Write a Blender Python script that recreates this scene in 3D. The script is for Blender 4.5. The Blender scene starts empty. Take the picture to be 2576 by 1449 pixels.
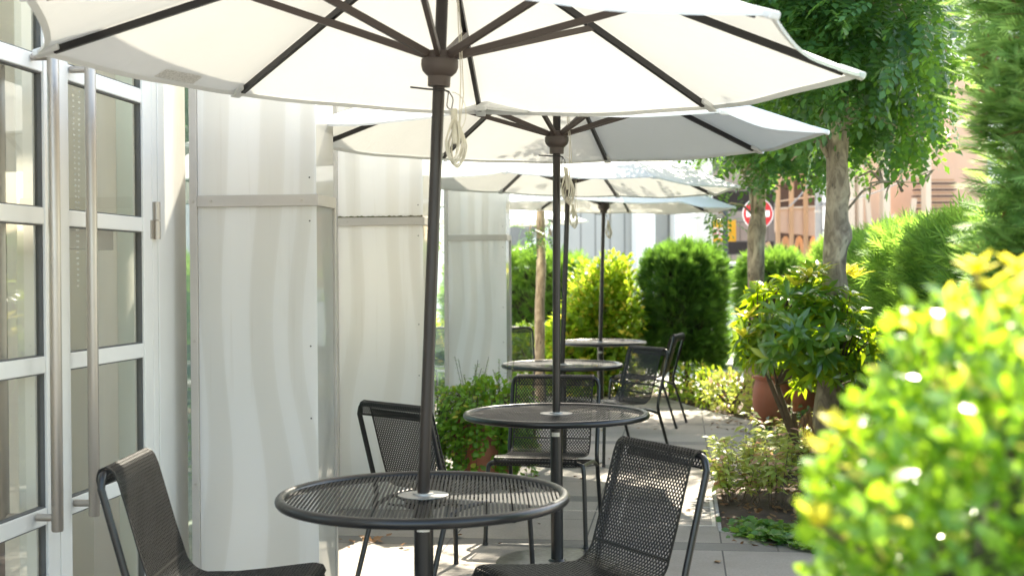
import bpy, math, random
import numpy as np
from mathutils import Vector, Matrix

random.seed(7)
RNG = np.random.default_rng(7)
scene = bpy.context.scene
C = scene.collection
R = math.radians

# ------------------------------------------------------------------ camera
# world: X across the terrace (to the right), Y along it (away), Z up, metres
FPX, CX, CY = 3300.0, 1288.0, 724.5          # focal length and centre on a 2576 px wide frame
EYE = Vector((0, 0, 1.4))
th, al, ro = R(7.34), R(0.668), R(0.35)
f0 = Vector((-math.sin(th), math.cos(th), 0)); r0 = Vector((math.cos(th), math.sin(th), 0)); z0 = Vector((0, 0, 1))
fwd = f0 * math.cos(al) - z0 * math.sin(al)
up = z0 * math.cos(al) + f0 * math.sin(al)
rt = r0 * math.cos(ro) - up * math.sin(ro)
up = up * math.cos(ro) + r0 * math.sin(ro)

def at(px, py, d):
    "world point seen at (px, py) at depth d metres"
    return EYE + (fwd + rt * ((px - CX) / FPX) - up * ((py - CY) / FPX)) * d

def at_z(px, py, z=0.0):
    v = fwd + rt * ((px - CX) / FPX) - up * ((py - CY) / FPX)
    return EYE + v * ((z - EYE.z) / v.z)

def at_x(px, py, x):
    v = fwd + rt * ((px - CX) / FPX) - up * ((py - CY) / FPX)
    return EYE + v * (x / v.x)

cam = bpy.data.cameras.new('camera')
co = bpy.data.objects.new('camera', cam); C.objects.link(co)
co.matrix_world = Matrix(((rt.x, up.x, -fwd.x, 0), (rt.y, up.y, -fwd.y, 0), (rt.z, up.z, -fwd.z, 1.4), (0, 0, 0, 1)))
cam.sensor_width = 36; cam.lens = 36 * FPX / 2576
cam.clip_start = 0.05; cam.clip_end = 2000
cam.dof.use_dof = True; cam.dof.focus_distance = 5.6; cam.dof.aperture_fstop = 3.7
scene.camera = co

# ------------------------------------------------------------------ light
SUN = Vector((0.135, 0.665, 0.735)).normalized()      # direction towards the sun
elev = math.asin(SUN.z); azim = math.atan2(SUN.x, SUN.y)
w = bpy.data.worlds.new('World'); scene.world = w; w.use_nodes = True
nt = w.node_tree; nt.nodes.clear()
sky = nt.nodes.new('ShaderNodeTexSky'); sky.sky_type = 'NISHITA'; sky.sun_disc = False
sky.sun_elevation = elev; sky.sun_rotation = azim
sky.dust_density = 2.0; sky.air_density = 1.0
bg = nt.nodes.new('ShaderNodeBackground'); bg.inputs[1].default_value = 0.15
out = nt.nodes.new('ShaderNodeOutputWorld')
nt.links.new(sky.outputs[0], bg.inputs[0]); nt.links.new(bg.outputs[0], out.inputs[0])
sl = bpy.data.lights.new('sun', 'SUN'); sl.energy = 3.7; sl.angle = R(0.53); sl.color = (1.0, 0.965, 0.91)
so = bpy.data.objects.new('sun', sl); C.objects.link(so)
so.rotation_euler = SUN.to_track_quat('Z', 'Y').to_euler(); so.location = (0, 0, 20)
scene.view_settings.view_transform = 'Standard'; scene.view_settings.look = 'None'
scene.view_settings.exposure = 2.42; scene.view_settings.gamma = 1.0
scene.view_settings.use_white_balance = True; scene.view_settings.white_balance_temperature = 7500; scene.view_settings.white_balance_tint = 6
scene.cycles.max_bounces = 14; scene.cycles.diffuse_bounces = 6; scene.cycles.transparent_max_bounces = 24
scene.cycles.transmission_bounces = 8; scene.cycles.glossy_bounces = 4
scene.cycles.sample_clamp_indirect = 6
try:
    scene.cycles.use_denoising = True
except Exception: pass

# ------------------------------------------------------------------ node helpers
class NT:
    def __init__(s, m): s.nt = m.node_tree; s.L = s.nt.links
    def n(s, t, **k):
        x = s.nt.nodes.new(t)
        for a, b in k.items(): setattr(x, a, b)
        return x
    def put(s, node, i, v):
        if v is None: return
        if hasattr(v, 'is_linked'): s.L.new(v, node.inputs[i])
        else:
            if isinstance(v, tuple) and len(v) == 3 and node.inputs[i].type == 'RGBA': v = v + (1,)
            node.inputs[i].default_value = v
    def m(s, op, a, b=None, c=None):
        x = s.n('ShaderNodeMath', operation=op); s.put(x, 0, a); s.put(x, 1, b); s.put(x, 2, c); return x.outputs[0]
    def mix(s, f, a, b):
        x = s.n('ShaderNodeMix', data_type='RGBA'); s.put(x, 0, f); s.put(x, 6, a); s.put(x, 7, b); return x.outputs[2]
    def pos(s, scale=None):
        c = s.n('ShaderNodeTexCoord').outputs['Object']
        if scale:
            m = s.n('ShaderNodeMapping'); s.put(m, 0, c); m.inputs['Scale'].default_value = scale; return m.outputs[0]
        return c
    def noise(s, scale, detail=4, vec=None, rough=0.5, dist=0.0):
        x = s.n('ShaderNodeTexNoise'); s.put(x, 'Scale', scale); s.put(x, 'Detail', detail); s.put(x, 'Roughness', rough); s.put(x, 'Distortion', dist)
        s.put(x, 'Vector', vec if vec is not None else s.pos()); return x.outputs['Fac']
    def ramp(s, f, stops):
        x = s.n('ShaderNodeValToRGB'); s.put(x, 0, f); e = x.color_ramp.elements
        while len(e) < len(stops): e.new(0.5)
        for q, (p, c) in zip(e, stops): q.position = p; q.color = (c if isinstance(c, tuple) else (c, c, c)) + (1,)
        return x.outputs[0]
    def bump(s, h, strength=0.2, dist=0.01):
        x = s.n('ShaderNodeBump'); s.put(x, 'Height', h); s.put(x, 'Strength', strength); s.put(x, 'Distance', dist); return x.outputs[0]

def new_mat(name):
    m = bpy.data.materials.new(name); m.use_nodes = True; m.node_tree.nodes.clear()
    return m, NT(m)

def finish(t, shader):
    o = t.n('ShaderNodeOutputMaterial'); t.L.new(shader, o.inputs[0])

def principled(t, **k):
    p = t.n('ShaderNodeBsdfPrincipled')
    for a, b in k.items(): t.put(p, a.replace('_', ' '), b)
    return p.outputs[0]

def simple(name, col, rough=0.5, metal=0.0, var=0.12, scale=6.0, bump=0.0, bscale=60, coat=0.0, spec=0.5, dirt=None):
    m, t = new_mat(name)
    n = t.noise(scale, 5)
    dark = tuple(c * (1 - var) for c in col); lite = tuple(min(1, c * (1 + var)) for c in col)
    c = t.mix(t.m('MULTIPLY_ADD', n, 2.0, -0.5), dark, lite)
    if dirt:
        k = t.ramp(t.noise(2.3, 6, t.pos((1, 1, .35)), .7), [(.52, 0.0), (.75, 1.0)])
        c = t.mix(t.m('MULTIPLY', k, dirt[1]), c, dirt[0])
    b = t.bump(t.noise(bscale, 3), bump, 0.004) if bump else None
    r = t.m('MULTIPLY_ADD', t.noise(scale * 4, 3), 0.2, rough - 0.1)
    finish(t, principled(t, Base_Color=c, Roughness=r, Metallic=metal, Normal=b, Coat_Weight=coat, Coat_Roughness=0.15, Specular_IOR_Level=spec))
    return m

def leaf_mat(name, c1, c2, trans, tw=0.4, rough=0.45, spec=0.4, tips=None):
    "c1..c2 leaf colours picked per leaf, trans the colour of light coming through"
    m, t = new_mat(name)
    g = t.n('ShaderNodeNewGeometry').outputs['Random Per Island']
    big = t.noise(3.0, 2)
    f = t.m('ADD', t.m('MULTIPLY', g, 0.7), t.m('MULTIPLY_ADD', big, 1.2, -0.45))
    c = t.mix(f, c1, c2)
    tr = t.mix(g, tuple(x * .7 for x in trans), tuple(min(1, x * 1.25) for x in trans))
    if tips:
        k = t.m('GREATER_THAN', t.m('FRACT', t.m('MULTIPLY', g, 17.31)), 1 - tips[1])
        c = t.mix(k, c, tips[0]); tr = t.mix(k, tr, tips[0])
    p = principled(t, Base_Color=c, Roughness=rough, Specular_IOR_Level=spec)
    b = t.n('ShaderNodeBsdfTranslucent'); t.put(b, 0, tr)
    x = t.n('ShaderNodeMixShader'); t.put(x, 0, tw); t.put(x, 1, p); t.put(x, 2, b.outputs[0])
    finish(t, x.outputs[0]); return m

# ------------------------------------------------------------------ materials
MT = {}
MT['white_metal'] = simple('white_painted_aluminium', (.74, .725, .68), .38, 0, .05, 3, dirt=((.45, .42, .36), .25))
MT['alu'] = simple('grey_aluminium_trim', (.47, .43, .385), .45, .15, .08, 5, dirt=((.22, .2, .16), .35))
MT['steel'] = simple('brushed_steel', (.46, .42, .375), .46, 1.0, .02, 1)
MT['gasket'] = simple('black_gasket', (.10, .10, .095), .6)
MT['dark'] = simple('charcoal_powder_coat', (.0065, .0068, .0078), .33, 0.0, .12, 10, coat=.15, bump=.05, bscale=500)
MT['slat'] = simple('charcoal_slats', (.006, .0063, .0072), .5, 0.0, .12, 10, spec=.22)
MT['mesh'] = simple('charcoal_expanded_mesh', (.0155, .0142, .013), .45, 0.0, .12, 10, spec=.3)
MT['pole'] = simple('bronze_pole', (.019, .0125, .0098), .4, .0, .1, 6, bump=.03, bscale=700)
MT['taupe'] = simple('taupe_plastic', (.068, .051, .044), .5, 0, .08, 8)
MT['rib'] = simple('dark_rib', (.013, .011, .0105), .4, .0)
MT['rope'] = simple('cream_cord', (.62, .58, .48), .8, 0, .15, 30)
MT['terracotta'] = simple('terracotta', (.42, .125, .062), .6, 0, .16, 6, bump=.1, bscale=40, dirt=((.3, .2, .15), .45))
MT['soil'] = simple('soil', (.075, .05, .034), .95, 0, .5, 9, bump=.8, bscale=45)
MT['asphalt'] = simple('road_asphalt', (.17, .165, .16), .9, 0, .18, 3, bump=.3, bscale=90)
MT['ground'] = simple('bare_ground', (.30, .28, .25), .95, 0, .15, .6, bump=.3, bscale=30)
MT['cream_wall'] = simple('cream_wall', (.70, .64, .50), .8, 0, .06, 2, dirt=((.4, .36, .28), .4))
MT['white_wall'] = simple('white_wall', (.84, .83, .80), .75, 0, .03, 1, dirt=((.6, .57, .52), .2))
MT['offwhite_wall'] = simple('offwhite_wall', (.56, .54, .49), .8, 0, .05, 1, dirt=((.4, .37, .32), .25))
MT['grey_wall'] = simple('grey_wall', (.22, .215, .20), .85, 0, .08, 1)
MT['peach'] = simple('peach_wall', (.63, .41, .285), .8, 0, .06, .8, dirt=((.42, .26, .17), .3))
MT['peach_frame'] = simple('peach_frame', (.50, .285, .15), .7, 0, .08, 2)
MT['brown'] = simple('brown_recess', (.085, .05, .036), .8, 0, .15, 2)
MT['cream_steel'] = simple('cream_painted_steel', (.62, .49, .37), .55, 0, .06, 2)
MT['concrete'] = simple('pole_concrete', (.31, .295, .28), .85, 0, .12, 3, bump=.2)
MT['yellow'] = simple('yellow_board', (.62, .33, .008), .5, 0, .05)
MT['ochre'] = simple('ochre_panel', (.42, .21, .03), .6, 0, .1)
MT['red'] = simple('sign_red', (.46, .006, .009), .4, 0, .04)
MT['sign_white'] = simple('sign_white', (.82, .81, .80), .45, 0, .02)
MT['red_ink'] = simple('red_lettering', (.42, .012, .02), .5, 0, .02)
MT['black_metal'] = simple('black_post_paint', (.03, .034, .045), .45)
MT['blackplastic'] = simple('black_plastic', (.015, .015, .017), .5)
MT['carwhite'] = simple('white_car_paint', (.80, .81, .82), .25, 0, .02, coat=.6)
MT['rubber'] = simple('tyre_rubber', (.025, .025, .025), .85)
MT['interior_wall'] = simple('interior_plaster', (.72, .68, .58), .85, 0, .05, 1)
MT['interior_white'] = simple('interior_white', (.84, .80, .70), .7, 0, .04, 1)
MT['interior_floor'] = simple('interior_floor', (.46, .38, .31), .5, 0, .15, 3)
MT['pink'] = simple('dusty_pink_fabric', (.42, .17, .15), .9, 0, .1)
MT['blue'] = simple('pale_blue_fabric', (.28, .36, .44), .8, 0, .1)
MT['moss'] = simple('moss', (.085, .075, .025), .95, 0, .5, 60, bump=.8, bscale=200)
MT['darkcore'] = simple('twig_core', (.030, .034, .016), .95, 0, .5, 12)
MT['twig'] = simple('brown_twig', (.10, .070, .048), .9, 0, .3, 20, bump=.4, bscale=60)
MT['label'] = simple('silver_label', (.62, .61, .58), .4, .3, .1, 60)
MT['stone'] = simple('kerb_stone', (.33, .32, .30), .85, 0, .15, 12, bump=.2, bscale=150)
MT['litter'] = leaf_mat('dry_leaves', (.16, .07, .03), (.32, .19, .09), (.3, .14, .05), .25)

MT['leaf_tree'] = leaf_mat('tree_leaves', (.014, .062, .032), (.034, .112, .045), (.25, .50, .04), .33, .36, .5)
MT['leaf_conifer'] = leaf_mat('conifer_foliage', (.045, .12, .026), (.11, .25, .045), (.27, .48, .06), .38, .6, .25)
MT['leaf_lime'] = leaf_mat('lime_conifer_foliage', (.055, .155, .034), (.17, .34, .06), (.40, .66, .10), .42, .6, .25)
MT['leaf_column'] = leaf_mat('column_conifer_foliage', (.085, .215, .062), (.27, .46, .14), (.44, .66, .16), .46, .6, .25, ((.30, .20, .08), .03))
MT['leaf_deep'] = leaf_mat('deep_conifer_foliage', (.020, .064, .018), (.07, .17, .034), (.20, .40, .05), .36, .6, .25)
MT['leaf_gold'] = leaf_mat('golden_shrub_leaves', (.08, .20, .016), (.19, .33, .034), (.50, .66, .045), .45, .42, .45, ((.72, .62, .10), .14))
MT['leaf_fore'] = leaf_mat('glossy_yellow_green_leaves', (.045, .17, .018), (.16, .34, .03), (.44, .70, .04), .42, .27, 1.0, ((.80, .70, .14), .07))
MT['leaf_tip'] = leaf_mat('yellow_new_leaves', (.48, .46, .04), (.72, .62, .08), (.82, .74, .08), .5, .35, .4)
MT['leaf_rhodo'] = leaf_mat('rhododendron_leaves', (.032, .11, .028), (.10, .23, .036), (.58, .80, .03), .40, .24, 1.0, ((.44, .52, .03), .10))
MT['leaf_vine'] = leaf_mat('round_vine_leaves', (.06, .17, .022), (.15, .29, .032), (.42, .64, .04), .42, .4, .4, ((.42, .40, .06), .07))
MT['leaf_nandina'] = leaf_mat('variegated_shrub_leaves', (.20, .34, .05), (.55, .56, .20), (.70, .76, .15), .44, .4, .5, ((.74, .40, .30), .12))
MT['leaf_cover'] = leaf_mat('ground_cover_leaves', (.035, .12, .03), (.10, .24, .05), (.3, .5, .06), .38, .35, .5)

def mk_bark():
    m, t = new_mat('mottled_bark')
    v = t.pos((1, 1, .45))
    a = t.noise(14, 6, v, .6, 1.0); b = t.noise(5, 3, v, .5, .6)
    c = t.mix(t.ramp(a, [(.38, 0.0), (.62, 1.0)]), (.20, .150, .105), (.44, .35, .25))
    c = t.mix(t.ramp(b, [(.57, 0.0), (.63, 1.0)]), c, (.58, .48, .34))
    c = t.mix(t.ramp(t.noise(30, 4, v), [(.62, 0.0), (.72, .8)]), c, (.065, .055, .042))
    finish(t, principled(t, Base_Color=c, Roughness=.9, Normal=t.bump(a, .6, .012)))
    return m
MT['bark'] = mk_bark()

def mk_fabric():
    m, t = new_mat('cream_canopy_fabric')
    n = t.noise(2.2, 4); fine = t.noise(260, 2)
    c = t.mix(n, (.69, .70, .695), (.745, .755, .75))
    wr = t.noise(9.0, 3, t.pos((1, 1, .6)), .55, 1.2)
    bp = t.bump(t.m('ADD', t.m('MULTIPLY', fine, .12), wr), .22, .02)
    d = t.n('ShaderNodeBsdfDiffuse'); t.put(d, 0, c); t.put(d, 'Normal', bp)
    tr = t.n('ShaderNodeBsdfTranslucent'); t.put(tr, 0, t.mix(n, (.74, .735, .70), (.80, .80, .765)))
    x = t.n('ShaderNodeMixShader'); t.put(x, 0, .13); t.put(x, 1, d.outputs[0]); t.put(x, 2, tr.outputs[0])
    finish(t, x.outputs[0]); return m
MT['fabric'] = mk_fabric()

def mk_panel():
    "milky glass with wavy shadows of inner ribbons painted into its colour"
    m, t = new_mat('milky_wave_panel')
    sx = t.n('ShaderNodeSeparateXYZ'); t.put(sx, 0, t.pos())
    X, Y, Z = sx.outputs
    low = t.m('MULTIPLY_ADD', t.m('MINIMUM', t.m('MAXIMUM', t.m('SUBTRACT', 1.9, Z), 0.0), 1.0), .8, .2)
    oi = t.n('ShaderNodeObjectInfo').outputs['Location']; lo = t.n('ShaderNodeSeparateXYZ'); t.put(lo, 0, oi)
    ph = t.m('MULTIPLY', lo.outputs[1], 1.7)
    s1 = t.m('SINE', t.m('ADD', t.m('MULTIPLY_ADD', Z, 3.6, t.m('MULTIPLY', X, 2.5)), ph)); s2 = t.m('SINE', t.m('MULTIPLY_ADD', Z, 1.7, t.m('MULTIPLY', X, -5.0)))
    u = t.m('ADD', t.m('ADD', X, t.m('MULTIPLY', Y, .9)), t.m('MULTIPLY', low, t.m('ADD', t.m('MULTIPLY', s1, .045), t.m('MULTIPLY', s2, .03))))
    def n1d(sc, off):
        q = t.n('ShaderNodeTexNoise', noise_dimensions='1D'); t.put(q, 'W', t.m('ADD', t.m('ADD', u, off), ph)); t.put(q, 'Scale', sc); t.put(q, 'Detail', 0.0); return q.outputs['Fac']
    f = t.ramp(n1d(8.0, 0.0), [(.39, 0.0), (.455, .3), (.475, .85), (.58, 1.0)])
    c = t.mix(f, (.838, .824, .79), (.905, .90, .885))  # soft shadows of ribbons behind the glass, painted into the base colour
    dr = t.m('MULTIPLY', t.ramp(t.noise(30, 4, t.pos((1, 1, .03)), .6), [(.55, 0.0), (.72, 1.0)]), t.ramp(t.noise(2.0, 4), [(.45, 0.0), (.7, .30)]))
    c = t.mix(dr, c, (.56, .51, .42))
    p = principled(t, Base_Color=c, Roughness=.25, Specular_IOR_Level=.5, Coat_Weight=1.0, Coat_Roughness=.03)
    tr = t.n('ShaderNodeBsdfTranslucent'); t.put(tr, 0, c)
    x = t.n('ShaderNodeMixShader'); t.put(x, 0, .5); t.put(x, 1, p); t.put(x, 2, tr.outputs[0])
    finish(t, x.outputs[0]); return m
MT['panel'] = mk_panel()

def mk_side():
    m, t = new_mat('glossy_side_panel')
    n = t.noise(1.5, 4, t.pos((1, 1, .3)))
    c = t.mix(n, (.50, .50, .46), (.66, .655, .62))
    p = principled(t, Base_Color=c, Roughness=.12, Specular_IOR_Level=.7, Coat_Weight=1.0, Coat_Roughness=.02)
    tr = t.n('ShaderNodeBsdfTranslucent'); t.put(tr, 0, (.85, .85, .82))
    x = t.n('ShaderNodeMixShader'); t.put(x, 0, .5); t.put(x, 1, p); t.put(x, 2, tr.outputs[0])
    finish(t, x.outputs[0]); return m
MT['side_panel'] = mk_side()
def mk_glass(name, tint, boost=1.0):
    m, t = new_mat(name)
    fr = t.n('ShaderNodeFresnel'); t.put(fr, 0, 1.55)
    tr = t.n('ShaderNodeBsdfTransparent'); t.put(tr, 0, tint)
    gl = t.n('ShaderNodeBsdfGlossy'); t.put(gl, 0, (.95, .96, .95)); t.put(gl, 'Roughness', .02)
    x = t.n('ShaderNodeMixShader'); t.put(x, 0, t.m('MINIMUM', t.m('MULTIPLY', fr.outputs[0], 1.5 * boost), 1.0)); t.put(x, 1, tr.outputs[0]); t.put(x, 2, gl.outputs[0])
    finish(t, x.outputs[0]); return m
MT['glass'] = mk_glass('door_glass', (.95, .965, .945), .8)
MT['teal_glass'] = mk_glass('teal_glass', (.42, .60, .57), 1.5)

def mk_paving():
    m, t = new_mat('granite_paving')
    sx = t.n('ShaderNodeSeparateXYZ'); t.put(sx, 0, t.pos()); X, Y, Z = sx.outputs
    yy = t.m('DIVIDE', t.m('ADD', Y, 26 * 1.35 - 6.65), 1.35); tt = t.m('MULTIPLY', t.m('FRACT', yy), 1.35)
    xx = t.m('DIVIDE', t.m('ADD', X, 10 * .7 - .2), .7); xf = t.m('FRACT', xx)
    strip = t.m('LESS_THAN', tt, .18)
    def near(v, c, wd): return t.m('LESS_THAN', t.m('ABSOLUTE', t.m('SUBTRACT', v, c)), wd)
    jx = t.m('LESS_THAN', t.m('MULTIPLY', t.m('SUBTRACT', .5, t.m('ABSOLUTE', t.m('SUBTRACT', xf, .5))), .7), .0042)
    xs = t.m('FRACT', t.m('ADD', t.m('MULTIPLY', xx, .83), .37))
    jx2 = t.m('LESS_THAN', t.m('SUBTRACT', .5, t.m('ABSOLUTE', t.m('SUBTRACT', xs, .5))), .006)
    jxm = t.m('ADD', t.m('MULTIPLY', jx, t.m('SUBTRACT', 1.0, strip)), t.m('MULTIPLY', jx2, strip))
    jy = t.m('MAXIMUM', t.m('MAXIMUM', near(tt, .18, .0045), near(tt, .004, .0045)), near(tt, .765, .0035))
    joint = t.m('MINIMUM', t.m('ADD', jxm, jy), 1.0)
    cell = t.n('ShaderNodeTexWhiteNoise', noise_dimensions='2D')
    cb = t.n('ShaderNodeCombineXYZ'); t.put(cb, 0, t.m('FLOOR', xx)); t.put(cb, 1, t.m('FLOOR', t.m('MULTIPLY', yy, 2.0))); t.put(cell, 0, cb.outputs[0])
    sp = t.m('MULTIPLY_ADD', t.noise(75, 5, None, .8), 1.5, -.25); bl = t.noise(2.0, 6, None, .65)
    slab = t.mix(sp, (.12, .105, .088), (.325, .292, .252))
    slab = t.mix(t.m('MULTIPLY', cell.outputs[0], .35), slab, (.30, .28, .255))
    dk = t.mix(sp, (.05, .048, .044), (.155, .147, .135))
    c = t.mix(strip, slab, dk)
    c = t.mix(t.ramp(bl, [(.45, 0.0), (.70, .6)]), c, (.16, .14, .118))
    c = t.mix(t.ramp(t.noise(.7, 5, None, .6), [(.5, 0.0), (.7, .35)]), c, (.34, .32, .29))
    c = t.mix(joint, c, (.045, .042, .038))
    b = t.bump(t.m('SUBTRACT', t.m('MULTIPLY', sp, .25), joint), .35, .004)
    finish(t, principled(t, Base_Color=c, Roughness=.72, Normal=b)); return m
MT['paving'] = mk_paving()

def mk_ribbed(name, c, pitch, axis=0):
    m, t = new_mat(name)
    sx = t.n('ShaderNodeSeparateXYZ'); t.put(sx, 0, t.pos())
    fr = t.m('FRACT', t.m('DIVIDE', t.m('ADD', sx.outputs[axis], 50.0), pitch))
    g = t.m('LESS_THAN', fr, .14)
    id_ = t.n('ShaderNodeTexWhiteNoise', noise_dimensions='1D'); t.put(id_, 'W', t.m('FLOOR', t.m('DIVIDE', t.m('ADD', sx.outputs[axis], 50.0), pitch)))
    cc = t.mix(t.m('MULTIPLY', id_.outputs[0], .3), c, tuple(x * .78 for x in c))
    cc = t.mix(g, cc, tuple(x * .55 for x in c))
    finish(t, principled(t, Base_Color=cc, Roughness=.6, Normal=t.bump(g, .5, .02))); return m
MT['corrugated'] = mk_ribbed('corrugated_cladding', (.44, .435, .405), .27)
MT['ribbed_beige'] = mk_ribbed('ribbed_beige_cladding', (.36, .31, .275), .25)

# ------------------------------------------------------------------ mesh helpers
class MB:
    def __init__(s): s.v = []; s.f = []
    def add(s, vs, fs):
        o = len(s.v); s.v += [tuple(p) for p in vs]; s.f += [tuple(i + o for i in q) for q in fs]; return s
    def box(s, c, d, M=None):
        x, y, z = d[0] / 2, d[1] / 2, d[2] / 2
        vs = [Vector((a * x, b * y, e * z)) for e in (-1, 1) for b in (-1, 1) for a in (-1, 1)]
        if M is not None: vs = [M @ p for p in vs]
        vs = [p + Vector(c) for p in vs]
        return s.add(vs, [(0, 2, 3, 1), (4, 5, 7, 6), (0, 1, 5, 4), (2, 6, 7, 3), (0, 4, 6, 2), (1, 3, 7, 5)])
    def span(s, a, b):
        "box between two corners"
        return s.box([(p + q) / 2 for p, q in zip(a, b)], [abs(q - p) for p, q in zip(a, b)])
    def bar(s, a, b, wd, ht, upv=(0, 0, 1)):
        a, b = Vector(a), Vector(b); t = (b - a); L = t.length; t.normalize()
        sd = t.cross(Vector(upv))
        if sd.length < 1e-4: sd = t.cross(Vector((0, 1, 0)))
        sd.normalize(); n = sd.cross(t)
        M = Matrix((sd, t, n)).transposed()
        return s.box((a + b) / 2, (wd, L, ht), M)
    def tube(s, pts, r, n=10, caps=True):
        P = [Vector(p) for p in pts]; k = len(P)
        rr = r if hasattr(r, '__len__') else [r] * k
        T = []
        for i in range(k):
            d = P[min(i + 1, k - 1)] - P[max(i - 1, 0)]
            T.append(d.normalized() if d.length > 1e-9 else Vector((0, 0, 1)))
        ref = Vector((0, 0, 1)) if abs(T[0].z) < .9 else Vector((1, 0, 0))
        u = (ref - T[0] * ref.dot(T[0])).normalized()
        vs = []
        for i in range(k):
            u = (u - T[i] * u.dot(T[i]))
            u = u.normalized() if u.length > 1e-6 else T[i].orthogonal().normalized()
            b = T[i].cross(u)
            for j in range(n):
                a = 2 * math.pi * j / n
                vs.append(P[i] + (u * math.cos(a) + b * math.sin(a)) * rr[i])
        fs = [(i * n + j, i * n + (j + 1) % n, (i + 1) * n + (j + 1) % n, (i + 1) * n + j) for i in range(k - 1) for j in range(n)]
        if caps: fs += [tuple(range(n - 1, -1, -1)), tuple((k - 1) * n + j for j in range(n))]
        return s.add(vs, fs)
    def lathe(s, prof, n=32, c=(0, 0, 0)):
        vs = [(c[0] + r * math.cos(2 * math.pi * j / n), c[1] + r * math.sin(2 * math.pi * j / n), c[2] + z) for r, z in prof for j in range(n)]
        k = len(prof)
        fs = [(i * n + j, i * n + (j + 1) % n, (i + 1) * n + (j + 1) % n, (i + 1) * n + j) for i in range(k - 1) for j in range(n)]
        fs += [tuple(range(n - 1, -1, -1)), tuple((k - 1) * n + j for j in range(n))]
        return s.add(vs, fs)
    def torus(s, c, Rr, r, n=64, m=10):
        vs = []; fs = []
        for i in range(n):
            a = 2 * math.pi * i / n
            for j in range(m):
                b = 2 * math.pi * j / m
                q = Rr + r * math.cos(b)
                vs.append((c[0] + q * math.cos(a), c[1] + q * math.sin(a), c[2] + r * math.sin(b)))
        for i in range(n):
            for j in range(m):
                fs.append((i * m + j, ((i + 1) % n) * m + j, ((i + 1) % n) * m + (j + 1) % m, i * m + (j + 1) % m))
        return s.add(vs, fs)
    def poly(s, pts, z0, z1):
        "prism from an outline (anticlockwise)"
        k = len(pts)
        vs = [(x, y, z0) for x, y in pts] + [(x, y, z1) for x, y in pts]
        fs = [tuple(range(k - 1, -1, -1)), tuple(range(k, 2 * k))] + [(i, (i + 1) % k, k + (i + 1) % k, k + i) for i in range(k)]
        return s.add(vs, fs)
    def build(s, name, m, parent=None, world=False, smooth=False, bevel=0, ang=35):
        vs = s.v
        if world and parent is not None:
            l = parent.location; vs = [(p[0] - l.x, p[1] - l.y, p[2] - l.z) for p in vs]
        me = bpy.data.meshes.new(name); me.from_pydata([tuple(p) for p in vs], [], s.f)
        return link(name, me, m, parent, smooth, bevel, ang)

def link(name, me, m, parent=None, smooth=False, bevel=0, ang=35):
    me.materials.append(MT[m] if isinstance(m, str) else m)
    if smooth:
        me.shade_smooth()
        me.set_sharp_from_angle(angle=R(ang))
    o = bpy.data.objects.new(name, me); C.objects.link(o)
    if parent is not None: o.parent = parent
    if bevel:
        b = o.modifiers.new('bevel', 'BEVEL'); b.width = bevel; b.segments = 2; b.limit_method = 'ANGLE'
    return o

def tag(o, label=None, cat=None, group=None, kind=None):
    if label: o['label'] = label
    if cat: o['category'] = cat
    if group: o['group'] = group
    if kind: o['kind'] = kind
    return o

def thing(name, loc, rz=0, label=None, cat=None, group=None):
    o = bpy.data.objects.new(name, None); C.objects.link(o); o.empty_display_size = .1
    o.location = loc; o.rotation_euler = (0, 0, rz)
    return tag(o, label, cat, group)

def copy_tree(o, parent=None):
    c = o.copy(); C.objects.link(c)
    if parent is not None: c.parent = parent
    for ch in list(o.children): copy_tree(ch, c)
    return c

def arc(c, a0, a1, r, n, plane='yz', x=0):
    return [(x, c[0] + r * math.cos(R(a0 + (a1 - a0) * i / n)), c[1] + r * math.sin(R(a0 + (a1 - a0) * i / n))) for i in range(n + 1)]

def rounded(pts, rad=.03, n=5):
    "polyline with rounded corners"
    P = [Vector(p) for p in pts]; o = [P[0]]
    for i in range(1, len(P) - 1):
        a = (P[i - 1] - P[i]); b = (P[i + 1] - P[i]); r = min(rad, a.length * .45, b.length * .45)
        p0 = P[i] + a.normalized() * r; p2 = P[i] + b.normalized() * r
        for k in range(n + 1):
            t = k / n; o.append(p0 * (1 - t) ** 2 + P[i] * 2 * t * (1 - t) + p2 * t * t)
    o.append(P[-1]); return o

# leaves -----------------------------------------------------------
def T_oval(w=.28, fold=.10, droop=-.08):
    v = [(0, 0, 0), (w * .8, .28, fold), (w * .85, .62, fold * .8), (0, 1, droop), (-w * .85, .62, fold * .8), (-w * .8, .28, fold), (0, .3, 0), (0, .64, 0)]
    return np.array(v, float), np.array([(0, 1, 6, 5), (6, 1, 2, 7), (6, 7, 4, 5), (7, 2, 3, 4)])
def T_simple(w=.28, fold=.08, droop=-.05):
    return np.array([(0, 0, 0), (w, .45, fold), (0, 1, droop), (-w, .45, fold), (0, .5, 0)], float), np.array([(0, 1, 2, 4), (0, 4, 2, 3)])
def T_join(parts):
    V = []; F = []; o = 0
    for v, f in parts: V.append(v); F.append(f + o); o += len(v)
    return np.concatenate(V), np.concatenate(F)
def T_place(t, pos, ang, s, tilt=0.0):
    v, f = t; v = v * s
    c, n = math.cos(tilt), math.sin(tilt); v = np.stack([v[:, 0], v[:, 1] * c - v[:, 2] * n, v[:, 1] * n + v[:, 2] * c], 1)
    c, n = math.cos(ang), math.sin(ang); v = np.stack([v[:, 0] * c - v[:, 1] * n, v[:, 0] * n + v[:, 1] * c, v[:, 2]], 1)
    return v + np.array(pos), f
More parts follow.
